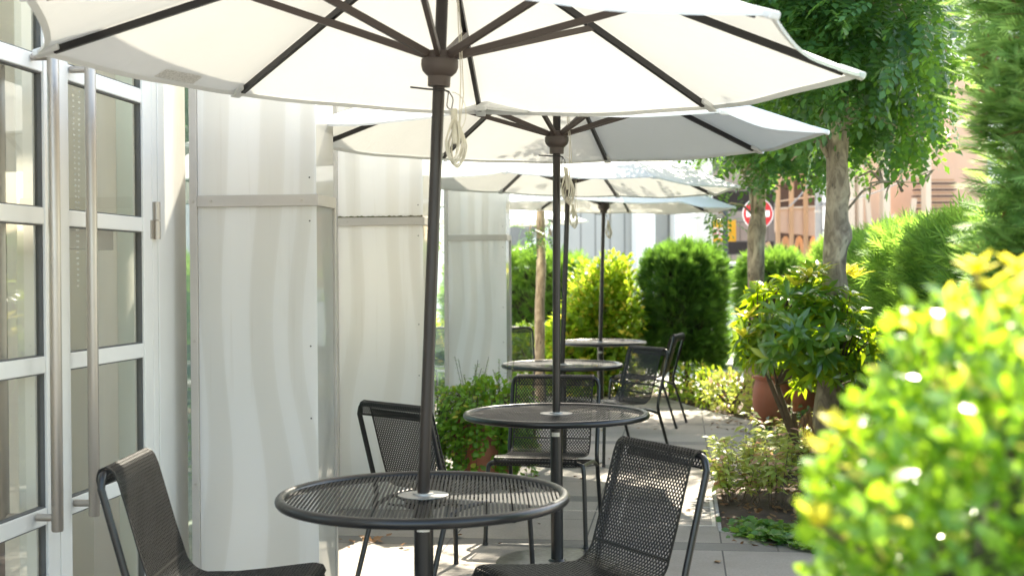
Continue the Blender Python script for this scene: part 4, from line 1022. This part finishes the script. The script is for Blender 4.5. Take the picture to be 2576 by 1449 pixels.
# foreground bush, out of focus
fb = at(2660, 1180, 1.36)
def bush():
    global RNG
    RNG = np.random.default_rng(101); random.seed(101)
    bx, by = fb.x, fb.y
    t = thing('foreground_bush', (bx, by, 0), 0, 'bright yellow green bush, large and blurred at the lower right', 'bush')
    n = 17000; u = rdir(n); k = RNG.uniform(.35, 1, n) ** .45 * (1 + lump(u, 6.0, .15, 2)); lo = (np.arange(n) < 4500)[:, None]
    P_ = np.where(lo, np.array((bx, by, .70)) + u * k[:, None] * np.array([.20, .21, .46]), np.array((bx, by, 1.07)) + u * k[:, None] * np.array([.252, .262, .33]))
    D_ = unit(u * .8 + np.array([0, 0, .45]) + RNG.normal(size=P_.shape) * .6); N_ = unit(u * .35 + np.array([-.15, -.25, .9]) + RNG.normal(size=P_.shape) * .45)
    leaves('foliage', T_oval(.30, .06, -.08), P_, D_, N_, .022 * RNG.uniform(.55, 1.4, n), 'leaf_fore', t)
    P = []; D = []; N = []; S = []
    for (px, py, d) in ((2455, 655, 1.5), (2500, 690, 1.48), (2400, 740, 1.46), (2560, 660, 1.5), (2075, 1110, 1.36), (2110, 1050, 1.38), (2300, 800, 1.42), (2060, 1290, 1.3), (2450, 790, 1.4), (2540, 740, 1.4)):
        q = np.array(at(px, py + 35, d))
        for i in range(9):
            a = 2 * math.pi * i / 9 + random.uniform(-.3, .3); P.append(q); D.append(np.array([math.cos(a) * .6, math.sin(a) * .6, random.uniform(.1, 1)])); N.append(np.array([0, 0, 1.0])); S.append(.036 * random.uniform(.7, 1.15))
        leaves('young_shoot', T_oval(.24, .05, -.05), P[-9:], D[-9:], N[-9:], S[-9:], 'leaf_tip', t)
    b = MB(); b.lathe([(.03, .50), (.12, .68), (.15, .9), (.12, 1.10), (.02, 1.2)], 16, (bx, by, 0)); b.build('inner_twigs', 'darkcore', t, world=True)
    b = MB()
    for i in range(8):
        a = 2 * math.pi * i / 8; b.tube([(bx + .03 * math.cos(a), by + .03 * math.sin(a), 0), (bx + .1 * math.cos(a), by + .1 * math.sin(a), .45), (bx + .2 * math.cos(a), by + .2 * math.sin(a), .9)], [.012, .01, .005], 6)
    for sx in (P,):
        for q in P[::9]: b.tube([(bx, by, .9), tuple(Vector(q).lerp(Vector((bx, by, 1.0)), .4)), tuple(q)], [.006, .004, .003], 5)
    b.build('stem', 'twig', t, world=True, smooth=True)
bush()

# ------------------------------------------------------------------ pots
def pot(name, loc, prof, label):
    t = thing(name, loc, 0, label, 'flower pot')
    b = MB(); b.lathe(prof, 48); b.build('pot_body', 'terracotta', t, smooth=True, ang=50)
    b = MB(); r, z = max((p for p in prof), key=lambda p: p[1]); b.lathe([(.001, z - .05), (r * .86, z - .05), (r * .86, z - .045), (.001, z - .04)], 32); b.build('potting_soil', 'soil', t)
    return t
def vine():
    global RNG
    RNG = np.random.default_rng(111); random.seed(111)
    b = at_z(1222, 1211); x, y = b.x, b.y
    pot('terracotta_planter', (x, y, 0), [(.185, 0), (.205, .01), (.245, .36), (.262, .365), (.266, .40), (.256, .41), (.235, .40), (.225, .36)], 'wide terracotta planter standing on the paving under the trailing plant')
    t = thing('trailing_plant', (x, y, .40), 0, 'trailing plant with small round leaves spilling over its terracotta planter', 'plant')
    P = []; D = []; N = []; S = []; st = MB()
    for k in range(200):
        a = random.uniform(0, 6.28); r = .26 + random.uniform(0, .05); L = random.uniform(.10, .46) ; p0 = Vector((x + .1 * math.cos(a), y + .1 * math.sin(a), .46)); p1 = Vector((x + r * math.cos(a), y + r * math.sin(a), .48 + random.uniform(-.08, .14))); p2 = p1 + Vector((.03 * math.cos(a), .03 * math.sin(a), -L))
        st.tube([p0, p0.lerp(p1, .5) + Vector((0, 0, .06)), p1, p1.lerp(p2, .5) + Vector((.02 * math.cos(a), .02 * math.sin(a), 0)), p2], .0018, 4)
        for j in range(int(16 + L * 40)):
            f = random.random() ** .8; q = p1.lerp(p2, f) + Vector((random.gauss(0, .018), random.gauss(0, .018), random.gauss(0, .012))); P.append(np.array(q)); an = a + random.gauss(0, .8); D.append(np.array([math.cos(an), math.sin(an), random.uniform(-.9, .2)])); N.append(np.array([math.cos(a) * .7, math.sin(a) * .7, .7])); S.append(random.uniform(.026, .046))
    n = 1250; u = rdir(n); u[:, 2] = np.abs(u[:, 2]); q = np.array([x, y, .47]) + u * (RNG.uniform(.4, 1, n) ** .5)[:, None] * np.array([.29, .29, .20]) * (1 + lump(u, 5, .7))[:, None]
    P += list(q); D += list(u + RNG.normal(size=u.shape) * .6); N += list(np.array([0, 0, 1.0]) + u * .6 + RNG.normal(size=u.shape) * .3); S += list(RNG.uniform(.026, .045, n))
    for k in range(16):
        a = random.uniform(0, 6.28); r = random.uniform(.05, .26); hh = random.uniform(.12, .24); s = Vector((x + r * math.cos(a), y + r * math.sin(a), .60)); e = s + Vector((random.uniform(-.06, .06), random.uniform(-.06, .06), hh)); st.tube([s, s.lerp(e, .5), e], .0015, 4)
        for j in range(16):
            an = random.uniform(0, 6.28); P.append(np.array(s.lerp(e, random.random()))); D.append(np.array([math.cos(an), math.sin(an), .2])); N.append(np.array([0, 0, 1.0])); S.append(random.uniform(.014, .026))
    leaves('foliage', T_oval(.46, .07, -.06), P, D, N, S, 'leaf_vine', t); st.build('stem', 'twig', t, world=True, smooth=True)
vine()
b = at_z(1942, 1066); pot('tall_terracotta_pot', (b.x, b.y, 0), [(.115, 0), (.13, .01), (.165, .12), (.178, .22), (.172, .32), (.150, .40), (.148, .41), (.168, .415), (.172, .44), (.160, .45), (.145, .44), (.135, .40)], 'tall rounded terracotta pot in the bed, left of the glossy shrub')
v = at(1945, 930, 12.2); shrub('pot_plant', (b.x, b.y, .56), (.16, .16, .14), 420, T_oval(.3), .05, 'leaf_gold', 'leafy plant growing in the tall rounded terracotta pot', 'plant', seed=121, base=(b.x, b.y), stems=5)
b2 = at(2025, 950, 12.9); pot('small_terracotta_pot', (b2.x, b2.y, .0), [(.11, 0), (.12, .01), (.155, .44), (.175, .445), (.178, .50), (.168, .51), (.15, .50), (.14, .44)], 'pale terracotta pot behind the glossy shrub, right of the tall pot')

# garden spotlight, hatch, leaf litter, ground cover
b = at_z(2030, 1345); s = thing('garden_spotlight', (b.x, b.y, 0), R(35), 'black garden spotlight low in the bed near the blurred bush', 'spotlight')
q = MB(); q.tube([(0, .045, .075), (0, .03, .078), (0, -.05, .10), (0, -.055, .10)], [.030, .036, .036, .031], 18); q.build('lamp_head', 'blackplastic', s, smooth=True)
q = MB(); q.tube([(0, 0, -.05), (0, 0, .06)], [.006, .012], 10); q.span((-.03, -.02, .03), (.03, .02, .045)); q.build('spike', 'blackplastic', s, smooth=True)
q = MB(); q.tube([(-.042, 0, .04), (-.042, 0, .09)], .006, 8); q.tube([(.042, 0, .04), (.042, 0, .09)], .006, 8); q.build('bracket', 'blackplastic', s, smooth=True)
s = thing('floor_hatch', (.0, 7.9, 0), 0, 'rectangular floor hatch frame set flush in the paving beside the bed corner', 'hatch')
q = MB()
for (x0, y0, x1, y1) in ((-.34, 7.28, .165, 7.30), (-.34, 8.42, .165, 8.44), (-.36, 7.28, -.34, 8.44), (.165, 7.28, .185, 8.44), (-.34, 7.85, .165, 7.862)): q.span((x0, y0, -.004), (x1, y1, .0025))
q.build('frame', 'alu', s, world=True)
s = thing('floor_drain', (-.65, 7.68, 0), 0, 'thin steel slot drain across the paving behind the second table base', 'drain')
q = MB(); q.span((-1.4, 7.670, -.004), (.1, 7.676, .002)); q.span((-1.4, 7.684, -.004), (.1, 7.690, .002)); q.build('edge_rail', 'steel', s, world=True)
q = MB(); q.span((-1.4, 7.6762, -.01), (.1, 7.6838, .0008)); q.build('slot', 'gasket', s, world=True)
RNG = np.random.default_rng(131); random.seed(131)
lt = thing('fallen_leaves', (0, 8, 0)); tag(lt, kind='stuff'); lt['label'] = 'dry fallen leaves scattered on the paving and in the bed'
P = []
for (px, py, n, s_) in ((935, 1362, 16, .04), (870, 1372, 4, .05), (1010, 1378, 2, .03)):
    c = at_z(px, py)
    for k in range(n): P.append((c.x + random.gauss(0, s_), c.y + random.gauss(0, s_), .006 + random.random() * .012))
for k in range(900):
    x, y = random.uniform(.24, 1.4), random.uniform(6.7, 12.6)
    P.append((x, y, bed_z(x, y) + .008 + random.random() * .02))
for k in range(60): P.append((random.uniform(-1.9, .2), random.uniform(5, 14), .006))
n = len(P); bpy.data.objects.remove(lt)
P = np.array(P); a = RNG.uniform(0, 6.28, n)
o = leaves('fallen_leaves', T_oval(.33, .12, .15), P, np.stack([np.cos(a), np.sin(a), RNG.normal(size=n) * .25], 1), unit(np.array([0, 0, 1.0]) + RNG.normal(size=(n, 3)) * .3), RNG.uniform(.025, .06, n), 'litter', None, world=False)
tag(o, 'dry fallen leaves scattered on the paving and in the bed', 'leaves', None, 'stuff')
P = []
for k in range(2600):
    f = random.random(); e = random.choice([(.30, 7.05, .75, 6.62), (.45, 6.93, 1.2, 6.1), (.3, 7.3, .8, 6.9)]); x = e[0] + (e[2] - e[0]) * f + random.gauss(.04, .05); y = e[1] + (e[3] - e[1]) * f + random.gauss(.06, .06); P.append((x, y, bed_z(x, y) + random.random() * .05))
for k in range(2200):
    x, y = random.uniform(.4, 1.6), random.uniform(9.0, 14.0)
    if x > .55 + .3 * abs(y - 10.8) / 3: P.append((x, y, bed_z(x, y) + random.random() * .10))
for k in range(1800):
    x, y = random.uniform(-2.0, 1.4), random.uniform(14.7, 16.0); P.append((x, y, bed_z(x, y) + random.random() * .14))
P = np.array(P); n = len(P); a = RNG.uniform(0, 6.28, n)
o = leaves('ground_cover', T_oval(.38, .08, -.05), P, np.stack([np.cos(a), np.sin(a), RNG.uniform(-.1, .6, n)], 1), unit(np.array([0, 0, 1.0]) + RNG.normal(size=(n, 3)) * .4), RNG.uniform(.03, .065, n), 'leaf_cover', None, world=False)
tag(o, 'low green ground cover in the planting beds', 'ground cover', None, 'stuff')

# ------------------------------------------------------------------ beyond the hedge
def px_box(mb, x0, y0, x1, y1, d, thick=.1, dy=0.0):
    "upright slab facing the terrace, set by its picture corners at depth d"
    a = at(x0, y1, d); b = at(x1, y0, d); mb.bar(Vector((a.x, a.y + dy, (a.z + b.z) / 2)), Vector((b.x, b.y + dy, (a.z + b.z) / 2)), thick, abs(b.z - a.z))
D1 = 24.5; v = at(1540, 686, D1)
wb = thing('white_building', (v.x, v.y, 0), 0, 'pale corrugated building with white columns, behind the hedge at centre', 'building')
q = MB(); px_box(q, 1150, 330, 1780, 900, D1, .2); q.build('clad_wall', 'corrugated', wb, world=True)
for (x0, x1) in ((1597, 1640), (1694, 1742)):
    q = MB(); px_box(q, x0, 325, x1, 900, D1 - .35, .4); q.build('column', 'white_wall', wb, world=True)
q = MB(); px_box(q, 1743, 325, 1784, 900, D1 - .25, .4); q.build('end_wall', 'offwhite_wall', wb, world=True)
q = MB(); px_box(q, 1140, 300, 1790, 326, D1 - .2, .8); q.build('roof_edge', 'white_wall', wb, world=True)
a = [at(1280, 668, D1 - .5), at(1405, 553, D1 - .5)]
q = MB(); q.bar(a[0], a[1], .12, .12); q.build('stair_stringer', 'white_wall', wb, world=True)
q = MB(); p = [at(1150, 330, D1 - .16), at(1150, 900, D1 - .16), at(1262, 686, D1 - .16), at(1402, 553, D1 - .16), at(1402, 330, D1 - .16)]
q.add(p + [x + Vector((0, .05, 0)) for x in p], [(0, 1, 2, 3, 4), (9, 8, 7, 6, 5)] + [(i, 5 + i, 5 + (i + 1) % 5, (i + 1) % 5) for i in range(5)]); q.build('grey_wall', 'grey_wall', wb, world=True)
v = at(1603, 850, 16.6); gp = thing('gate_post', (v.x, v.y, 0), 0, 'cream rendered post between the yellow green shrub and the dark conifer', 'post')
q = MB(); q.span((v.x - .10, v.y - .1, 0), (v.x + .10, v.y + .1, .86)); q.build('shaft', 'cream_wall', gp, world=True, bevel=.008)
q = MB(); q.span((v.x - .115, v.y - .115, .862), (v.x + .115, v.y + .115, .92)); q.build('coping', 'cream_wall', gp, world=True, bevel=.008)

D2 = 36; v = at(1860, 686, D2)
sb = thing('parking_building', (v.x, v.y, 0), 0, 'grey beige parking building with a dark open band, behind the yellow price board', 'building')
q = MB(); px_box(q, 1700, 560, 1962, 607, D2, .3); px_box(q, 1700, 641, 1962, 760, D2, .3); q.build('clad_wall', 'ribbed_beige', sb, world=True)
q = MB(); px_box(q, 1700, 430, 1962, 480, D2, .3); px_box(q, 1700, 532, 1962, 559, D2, .31); q.build('floor_slab', 'concrete', sb, world=True)
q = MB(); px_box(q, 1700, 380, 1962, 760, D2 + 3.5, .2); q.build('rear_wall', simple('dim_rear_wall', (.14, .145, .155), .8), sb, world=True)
q = MB(); px_box(q, 1700, 330, 1962, 379, D2 + .5, 4.0); q.build('roof', 'concrete', sb, world=True)
for x in (1786, 1894, 1955):
    q = MB(); px_box(q, x - 4, 480, x + 4, 532, D2 + .05, .25); px_box(q, x - 4, 607, x + 4, 641, D2 + .05, .25); q.build('column', 'concrete', sb, world=True)
q = MB()
for (x0, x1) in ((1812, 1806), (1930, 1942)): q.bar(at(x0, 610, D2 + .6), at(x1, 641, D2 + .6), .12, .12)
q.build('brace', 'cream_steel', sb, world=True)
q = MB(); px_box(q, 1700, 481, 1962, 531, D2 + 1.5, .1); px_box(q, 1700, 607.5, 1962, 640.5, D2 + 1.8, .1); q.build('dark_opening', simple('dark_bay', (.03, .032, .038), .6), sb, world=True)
v = at(1817, 580, D2 - .5); pb = thing('price_board', (v.x, v.y, 0), 0, 'yellow price board with red figures on a white strip', 'sign')
q = MB(); px_box(q, 1782, 553, 1851, 608, D2 - .5, .08); q.build('board', 'yellow', pb, world=True)
q = MB(); px_box(q, 1784, 573, 1832, 599, D2 - .56, .03); q.build('price_strip', 'sign_white', pb, world=True)
q = MB(); px_box(q, 1812, 608, 1816, 700, D2 - .48, .06); q.build('stand', 'concrete', pb, world=True); q = MB(); q.tube([(v.x, v.y + .02, 0), (v.x, v.y + .02, 1.3)], .04, 10); q.build('stand', 'concrete', pb, world=True, smooth=True)
def word(s, px, py, d, hpx, m, par):
    me = text_mesh(s, hpx / FPX * d * 1.42, .004); o = link('lettering', me, m, par); p = at(px, py, d); o.location = p - par.location; o.rotation_euler = (R(90), 0, th); return o
word('00', 1799, 586, D2 - .60, 20, 'red_ink', pb); word('円', 1822, 589, D2 - .60, 9, 'red_ink', pb)

v = at(1825, 640, 21.0); s = thing('black_post', (v.x, v.y, 0), 0, 'black square post in front of the yellow price board', 'post')
q = MB(); q.span((v.x - .042, v.y - .042, 0), (v.x + .042, v.y + .042, 2.45)); q.build('shaft', 'black_metal', s, world=True, bevel=.006)
q = MB(); q.span((v.x - .09, v.y - .09, 1.56), (v.x + .09, v.y + .09, 1.585)); q.build('collar', 'black_metal', s, world=True)
c = at(1906.5, 538, 25.5); s = thing('no_entry_sign', (c.x, c.y, 0), 0, 'round red no entry sign with a white bar, behind the farther mottled trunk', 'sign')
Mr = Matrix.Rotation(th, 3, 'Z') @ Matrix.Rotation(R(90), 3, 'X'); rr = 38.5 / FPX * 25.5
def disc(r0_, r1_, y0_, y1_, n=48):
    b = MB(); vs = []
    for y in (y0_, y1_):
        for r_ in (r0_, r1_):
            for j in range(n): a = 2 * math.pi * j / n; vs.append(c + Mr @ Vector((r_ * math.cos(a), r_ * math.sin(a), -y)))
    fs = []
    for j in range(n):
        k = (j + 1) % n; fs += [(j, k, n + k, n + j), (2 * n + j, 3 * n + j, 3 * n + k, 2 * n + k), (n + j, n + k, 3 * n + k, 3 * n + j)]
    return b.add(vs, fs)
disc(0.0005, rr * .955, -.010, .008).build('red_disc', 'red', s, world=True)
disc(rr * .956, rr, -.012, .010).build('white_rim', 'sign_white', s, world=True)
q = MB(); q.box(c + Mr @ Vector((0, 0, .013)), (rr * 1.52, rr * .40, .004), Mr); q.build('white_bar', 'sign_white', s, world=True)
q = MB(); q.tube([(c.x, c.y + .04, 0), (c.x, c.y + .04, c.z + .3)], .03, 12); q.build('pole', 'concrete', s, world=True, smooth=True)

# parked car glimpsed between the hedges
v = at(1850, 700, 19.6); s = thing('parked_car', (v.x + .75, v.y, 0), 0, 'white parked car, a sliver of it showing between the clipped conifers', 'car')
def car_sec(pts, w0, w1): return pts
q = MB(); prof = [(-1.65, .22), (1.62, .22), (1.68, .55), (1.55, .88), (1.0, .98), (-1.66, .98), (-1.70, .5)]
q.add([(x, -.70, z) for x, z in prof] + [(x, .70, z) for x, z in prof], [tuple(range(6, -1, -1)), tuple(range(7, 14))] + [(i, (i + 1) % 7, 7 + (i + 1) % 7, 7 + i) for i in range(7)][:]); q.build('body', 'carwhite', s, bevel=.05)
q = MB(); prof = [(-1.62, .985), (.95, .985), (.45, 1.46), (-1.50, 1.48)]
q.add([(x, -.64 + (z - .98) * .12, z) for x, z in prof] + [(x, .64 - (z - .98) * .12, z) for x, z in prof], [(3, 2, 1, 0), (4, 5, 6, 7), (1, 2, 6, 5), (0, 4, 7, 3)]); q.build('window', simple('car_glass', (.03, .035, .045), .1, 0, .1, coat=.5), s)
q = MB(); q.box((-.5, 0, 1.505), (1.98, 1.18, .06)); 
for (x0, x1) in ((-1.58, -1.50), (-.45, -.40), (.93, .46)):
    for sy in (-1, 1): q.bar((x0, sy * .645, .99), (x1, sy * .585, 1.475), .05, .05)
q.build('roof', 'carwhite', s, bevel=.025)
for x in (-1.1, 1.1):
    for sy in (-1, 1):
        q = MB(); q.tube([(x, sy * .55, .27), (x, sy * .715, .27)], .27, 24); wh = q.build('wheel', 'rubber', s, smooth=True)
        q = MB(); q.tube([(x, sy * .70, .27), (x, sy * .722, .27)], .17, 20); q.build('rim', 'alu', wh, smooth=True)
for sy in (-1, 1):
    q = MB(); q.box((1.66, sy * .52, .66), (.06, .26, .14)); q.build('headlight', 'sign_white', s, bevel=.01)

# peach parking structure
D3 = 33.0; v = at(2140, 686, D3)
pk = thing('peach_building', (v.x, v.y, 0), 0, 'peach multi storey parking building with open bays and outside stairs', 'building')
def part(name, m, boxes, th_=.3, bev=0):
    q = MB()
    for bx in boxes: px_box(q, *bx[:4], D3 + (bx[4] if len(bx) > 4 else 0), th_)
    return q.build(name, m, pk, world=True)
part('main_wall', 'peach', [(2087, 200, 2212, 720)], .4)
part('upper_panel', 'peach', [(1953, 200, 2086, 428)], .3)
q = MB()
def quad_slab(p, d, m, name, thick=.25):
    q = MB(); a = [at(x, y, d) for x, y in p]; o = fwd * thick
    q.add(a + [x + o for x in a], [(0, 1, 2, 3), (7, 6, 5, 4)] + [(i, 4 + i, 4 + (i + 1) % 4, (i + 1) % 4) for i in range(4)]); return q.build(name, m, pk, world=True)
quad_slab([(1953, 470), (1953, 425), (2060, 418), (2060, 424)], D3 - .01, 'peach', 'sloping_panel')
quad_slab([(1953, 583), (1953, 527), (2062, 521), (2062, 595)], D3 - .02, 'peach', 'parapet_panel')
quad_slab([(1953, 527), (1953, 523), (2062, 517), (2062, 521)], D3 - .1, 'cream_steel', 'parapet_cap')
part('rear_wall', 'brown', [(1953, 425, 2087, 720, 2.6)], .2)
for x in (1957, 1991, 2027):
    part('column', 'peach_frame', [(x - 3.5, 420, x + 3.5, 720, -.16)], .07)
q = MB()
for x in range(1962, 2060, 5): q.bar(at(x, 523, D3 + .1), at(x, 500, D3 + .1), .02, .02)
q.build('railing', 'brown', pk, world=True); quad_slab([(1953, 509), (1953, 506), (2062, 490), (2062, 494)], D3 + .05, 'cream_steel', 'handrail', .08)
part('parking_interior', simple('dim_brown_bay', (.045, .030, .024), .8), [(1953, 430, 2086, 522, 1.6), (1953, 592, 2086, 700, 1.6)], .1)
q = MB()
for x in (1976, 2010, 2046):
    q.bar(at(x - 12, 650, D3 + .8), at(x - 3, 600, D3 + .8), .09, .09); q.bar(at(x + 12, 650, D3 + .8), at(x + 3, 600, D3 + .8), .09, .09); q.bar(at(x - 4, 599, D3 + .8), at(x + 4, 599, D3 + .8), .09, .09)
q.build('brace', 'peach_frame', pk, world=True)
part('corner_panel', 'ochre', [(2083, 200, 2093, 720, -.25)], .1)
part('stair_back_wall', 'peach', [(2213, 200, 2480, 720, 1.8)], .2)
q = MB()
for x, wd in ((2139, 5), (2226, 8), (2160, 4), (2330, 6)): px_box(q, x - wd, 330, x + wd, 720, D3 - 1.2, .2)
q.build('stair_post', 'cream_steel', pk, world=True)
q = MB(); q.bar(at(2148, 380, D3 - 1.1), at(2178, 470, D3 - 1.1), .08, .12); q.bar(at(2178, 470, D3 - 1.1), at(2195, 640, D3 - 1.1), .08, .12); q.bar(at(2280, 640, D3 - 1.1), at(2300, 500, D3 - 1.1), .08, .12); q.bar(at(2245, 540, D3 - 1.1), at(2285, 640, D3 - 1.1), .08, .12)
q.build('stair_brace', 'cream_steel', pk, world=True)
q = MB()
for i in range(12):
    y = 640 - i * 16; px_box(q, 2285 + i * 1.5, y - 4, 2400, y, D3 - .6 + i * .12, .35)
for i in range(5):
    y = 648 - i * 11; px_box(q, 2170, y - 3, 2225, y, D3 - .7 + i * .1, .3)
q.build('stair_tread', 'brown', pk, world=True)
q = MB()
for i in range(12):
    y = 632 - i * 16; px_box(q, 2285 + i * 1.5, y - 5, 2400, y, D3 - .55 + i * .12, .06)
q.build('stair_riser', 'peach_frame', pk, world=True)

v = at(2061, 686, 27); s = thing('utility_pole', (v.x, v.y, 0), 0, 'grey concrete utility pole in front of the peach building', 'utility pole')
q = MB(); q.tube([(v.x, v.y, 0), (v.x, v.y, 9)], [.085, .07], 16); q.build('shaft', 'concrete', s, world=True, smooth=True)
q = MB()
for z in (1.9, 2.6, 3.2): q.tube([(v.x, v.y, z), (v.x, v.y, z + .04)], .088, 16)
q.build('clamp', 'steel', s, world=True, smooth=True)
v2 = at(2076, 686, 26.9); s = thing('white_conduit', (v2.x, v2.y, 0), 0, 'thin white vertical pipe just right of the grey utility pole', 'pipe')
q = MB(); q.tube([(v2.x, v2.y, 0), (v2.x, v2.y, 9)], .052, 12); q.build('pipe', 'sign_white', s, world=True, smooth=True)
q = MB()
for z in (2.2, 2.75): q.tube([(v2.x, v2.y, z), (v2.x, v2.y, z + .05)], .058, 12)
q.build('clamp', 'concrete', s, world=True, smooth=True)
for (p1, p2, lb) in (((1985, 520), (2060, 415), 'thin grey cable rising to the utility pole from the left'), ((2060, 520), (2330, 428), 'thin grey cable running right across the peach wall')):
    a, b = at(*p1, 27), at(*p2, 27 if p2[0] < 2100 else 25); q = MB(); n = 12
    if p1[0] > 2000: a = at(p1[0], p1[1], 26.9)
    q.tube([a.lerp(b, i / n) - Vector((0, 0, .10 * math.sin(math.pi * i / n))) for i in range(n + 1)], .014, 6); tag(q.build('overhead_cable', 'concrete', smooth=True), lb, 'cable', 'overhead cables by the utility pole')
v = at(2450, 200, 42); tb = thing('white_tower', (v.x, v.y, 0), 0, 'tall plain white building edge glimpsed behind the tall conifer at upper right', 'building')
e = at(2388, 200, 42); q = MB(); q.span((e.x, e.y, 0), (e.x + 6, e.y + 4, 13)); q.build('wall', 'white_wall', tb, world=True)
q = MB(); q.span((e.x - .001, e.y - .05, 13.001), (e.x + 6.05, e.y + 4.05, 13.3)); q.build('roof', 'white_wall', tb, world=True)
q = MB()
for z in (3.0, 6.0, 9.0):
    for x in (2.5, 4.2): q.span((e.x + x, e.y - .03, z), (e.x + x + 1.0, e.y + .02, z + 1.2))
q.build('window', simple('tower_window', (.10, .12, .14), .2), tb, world=True)
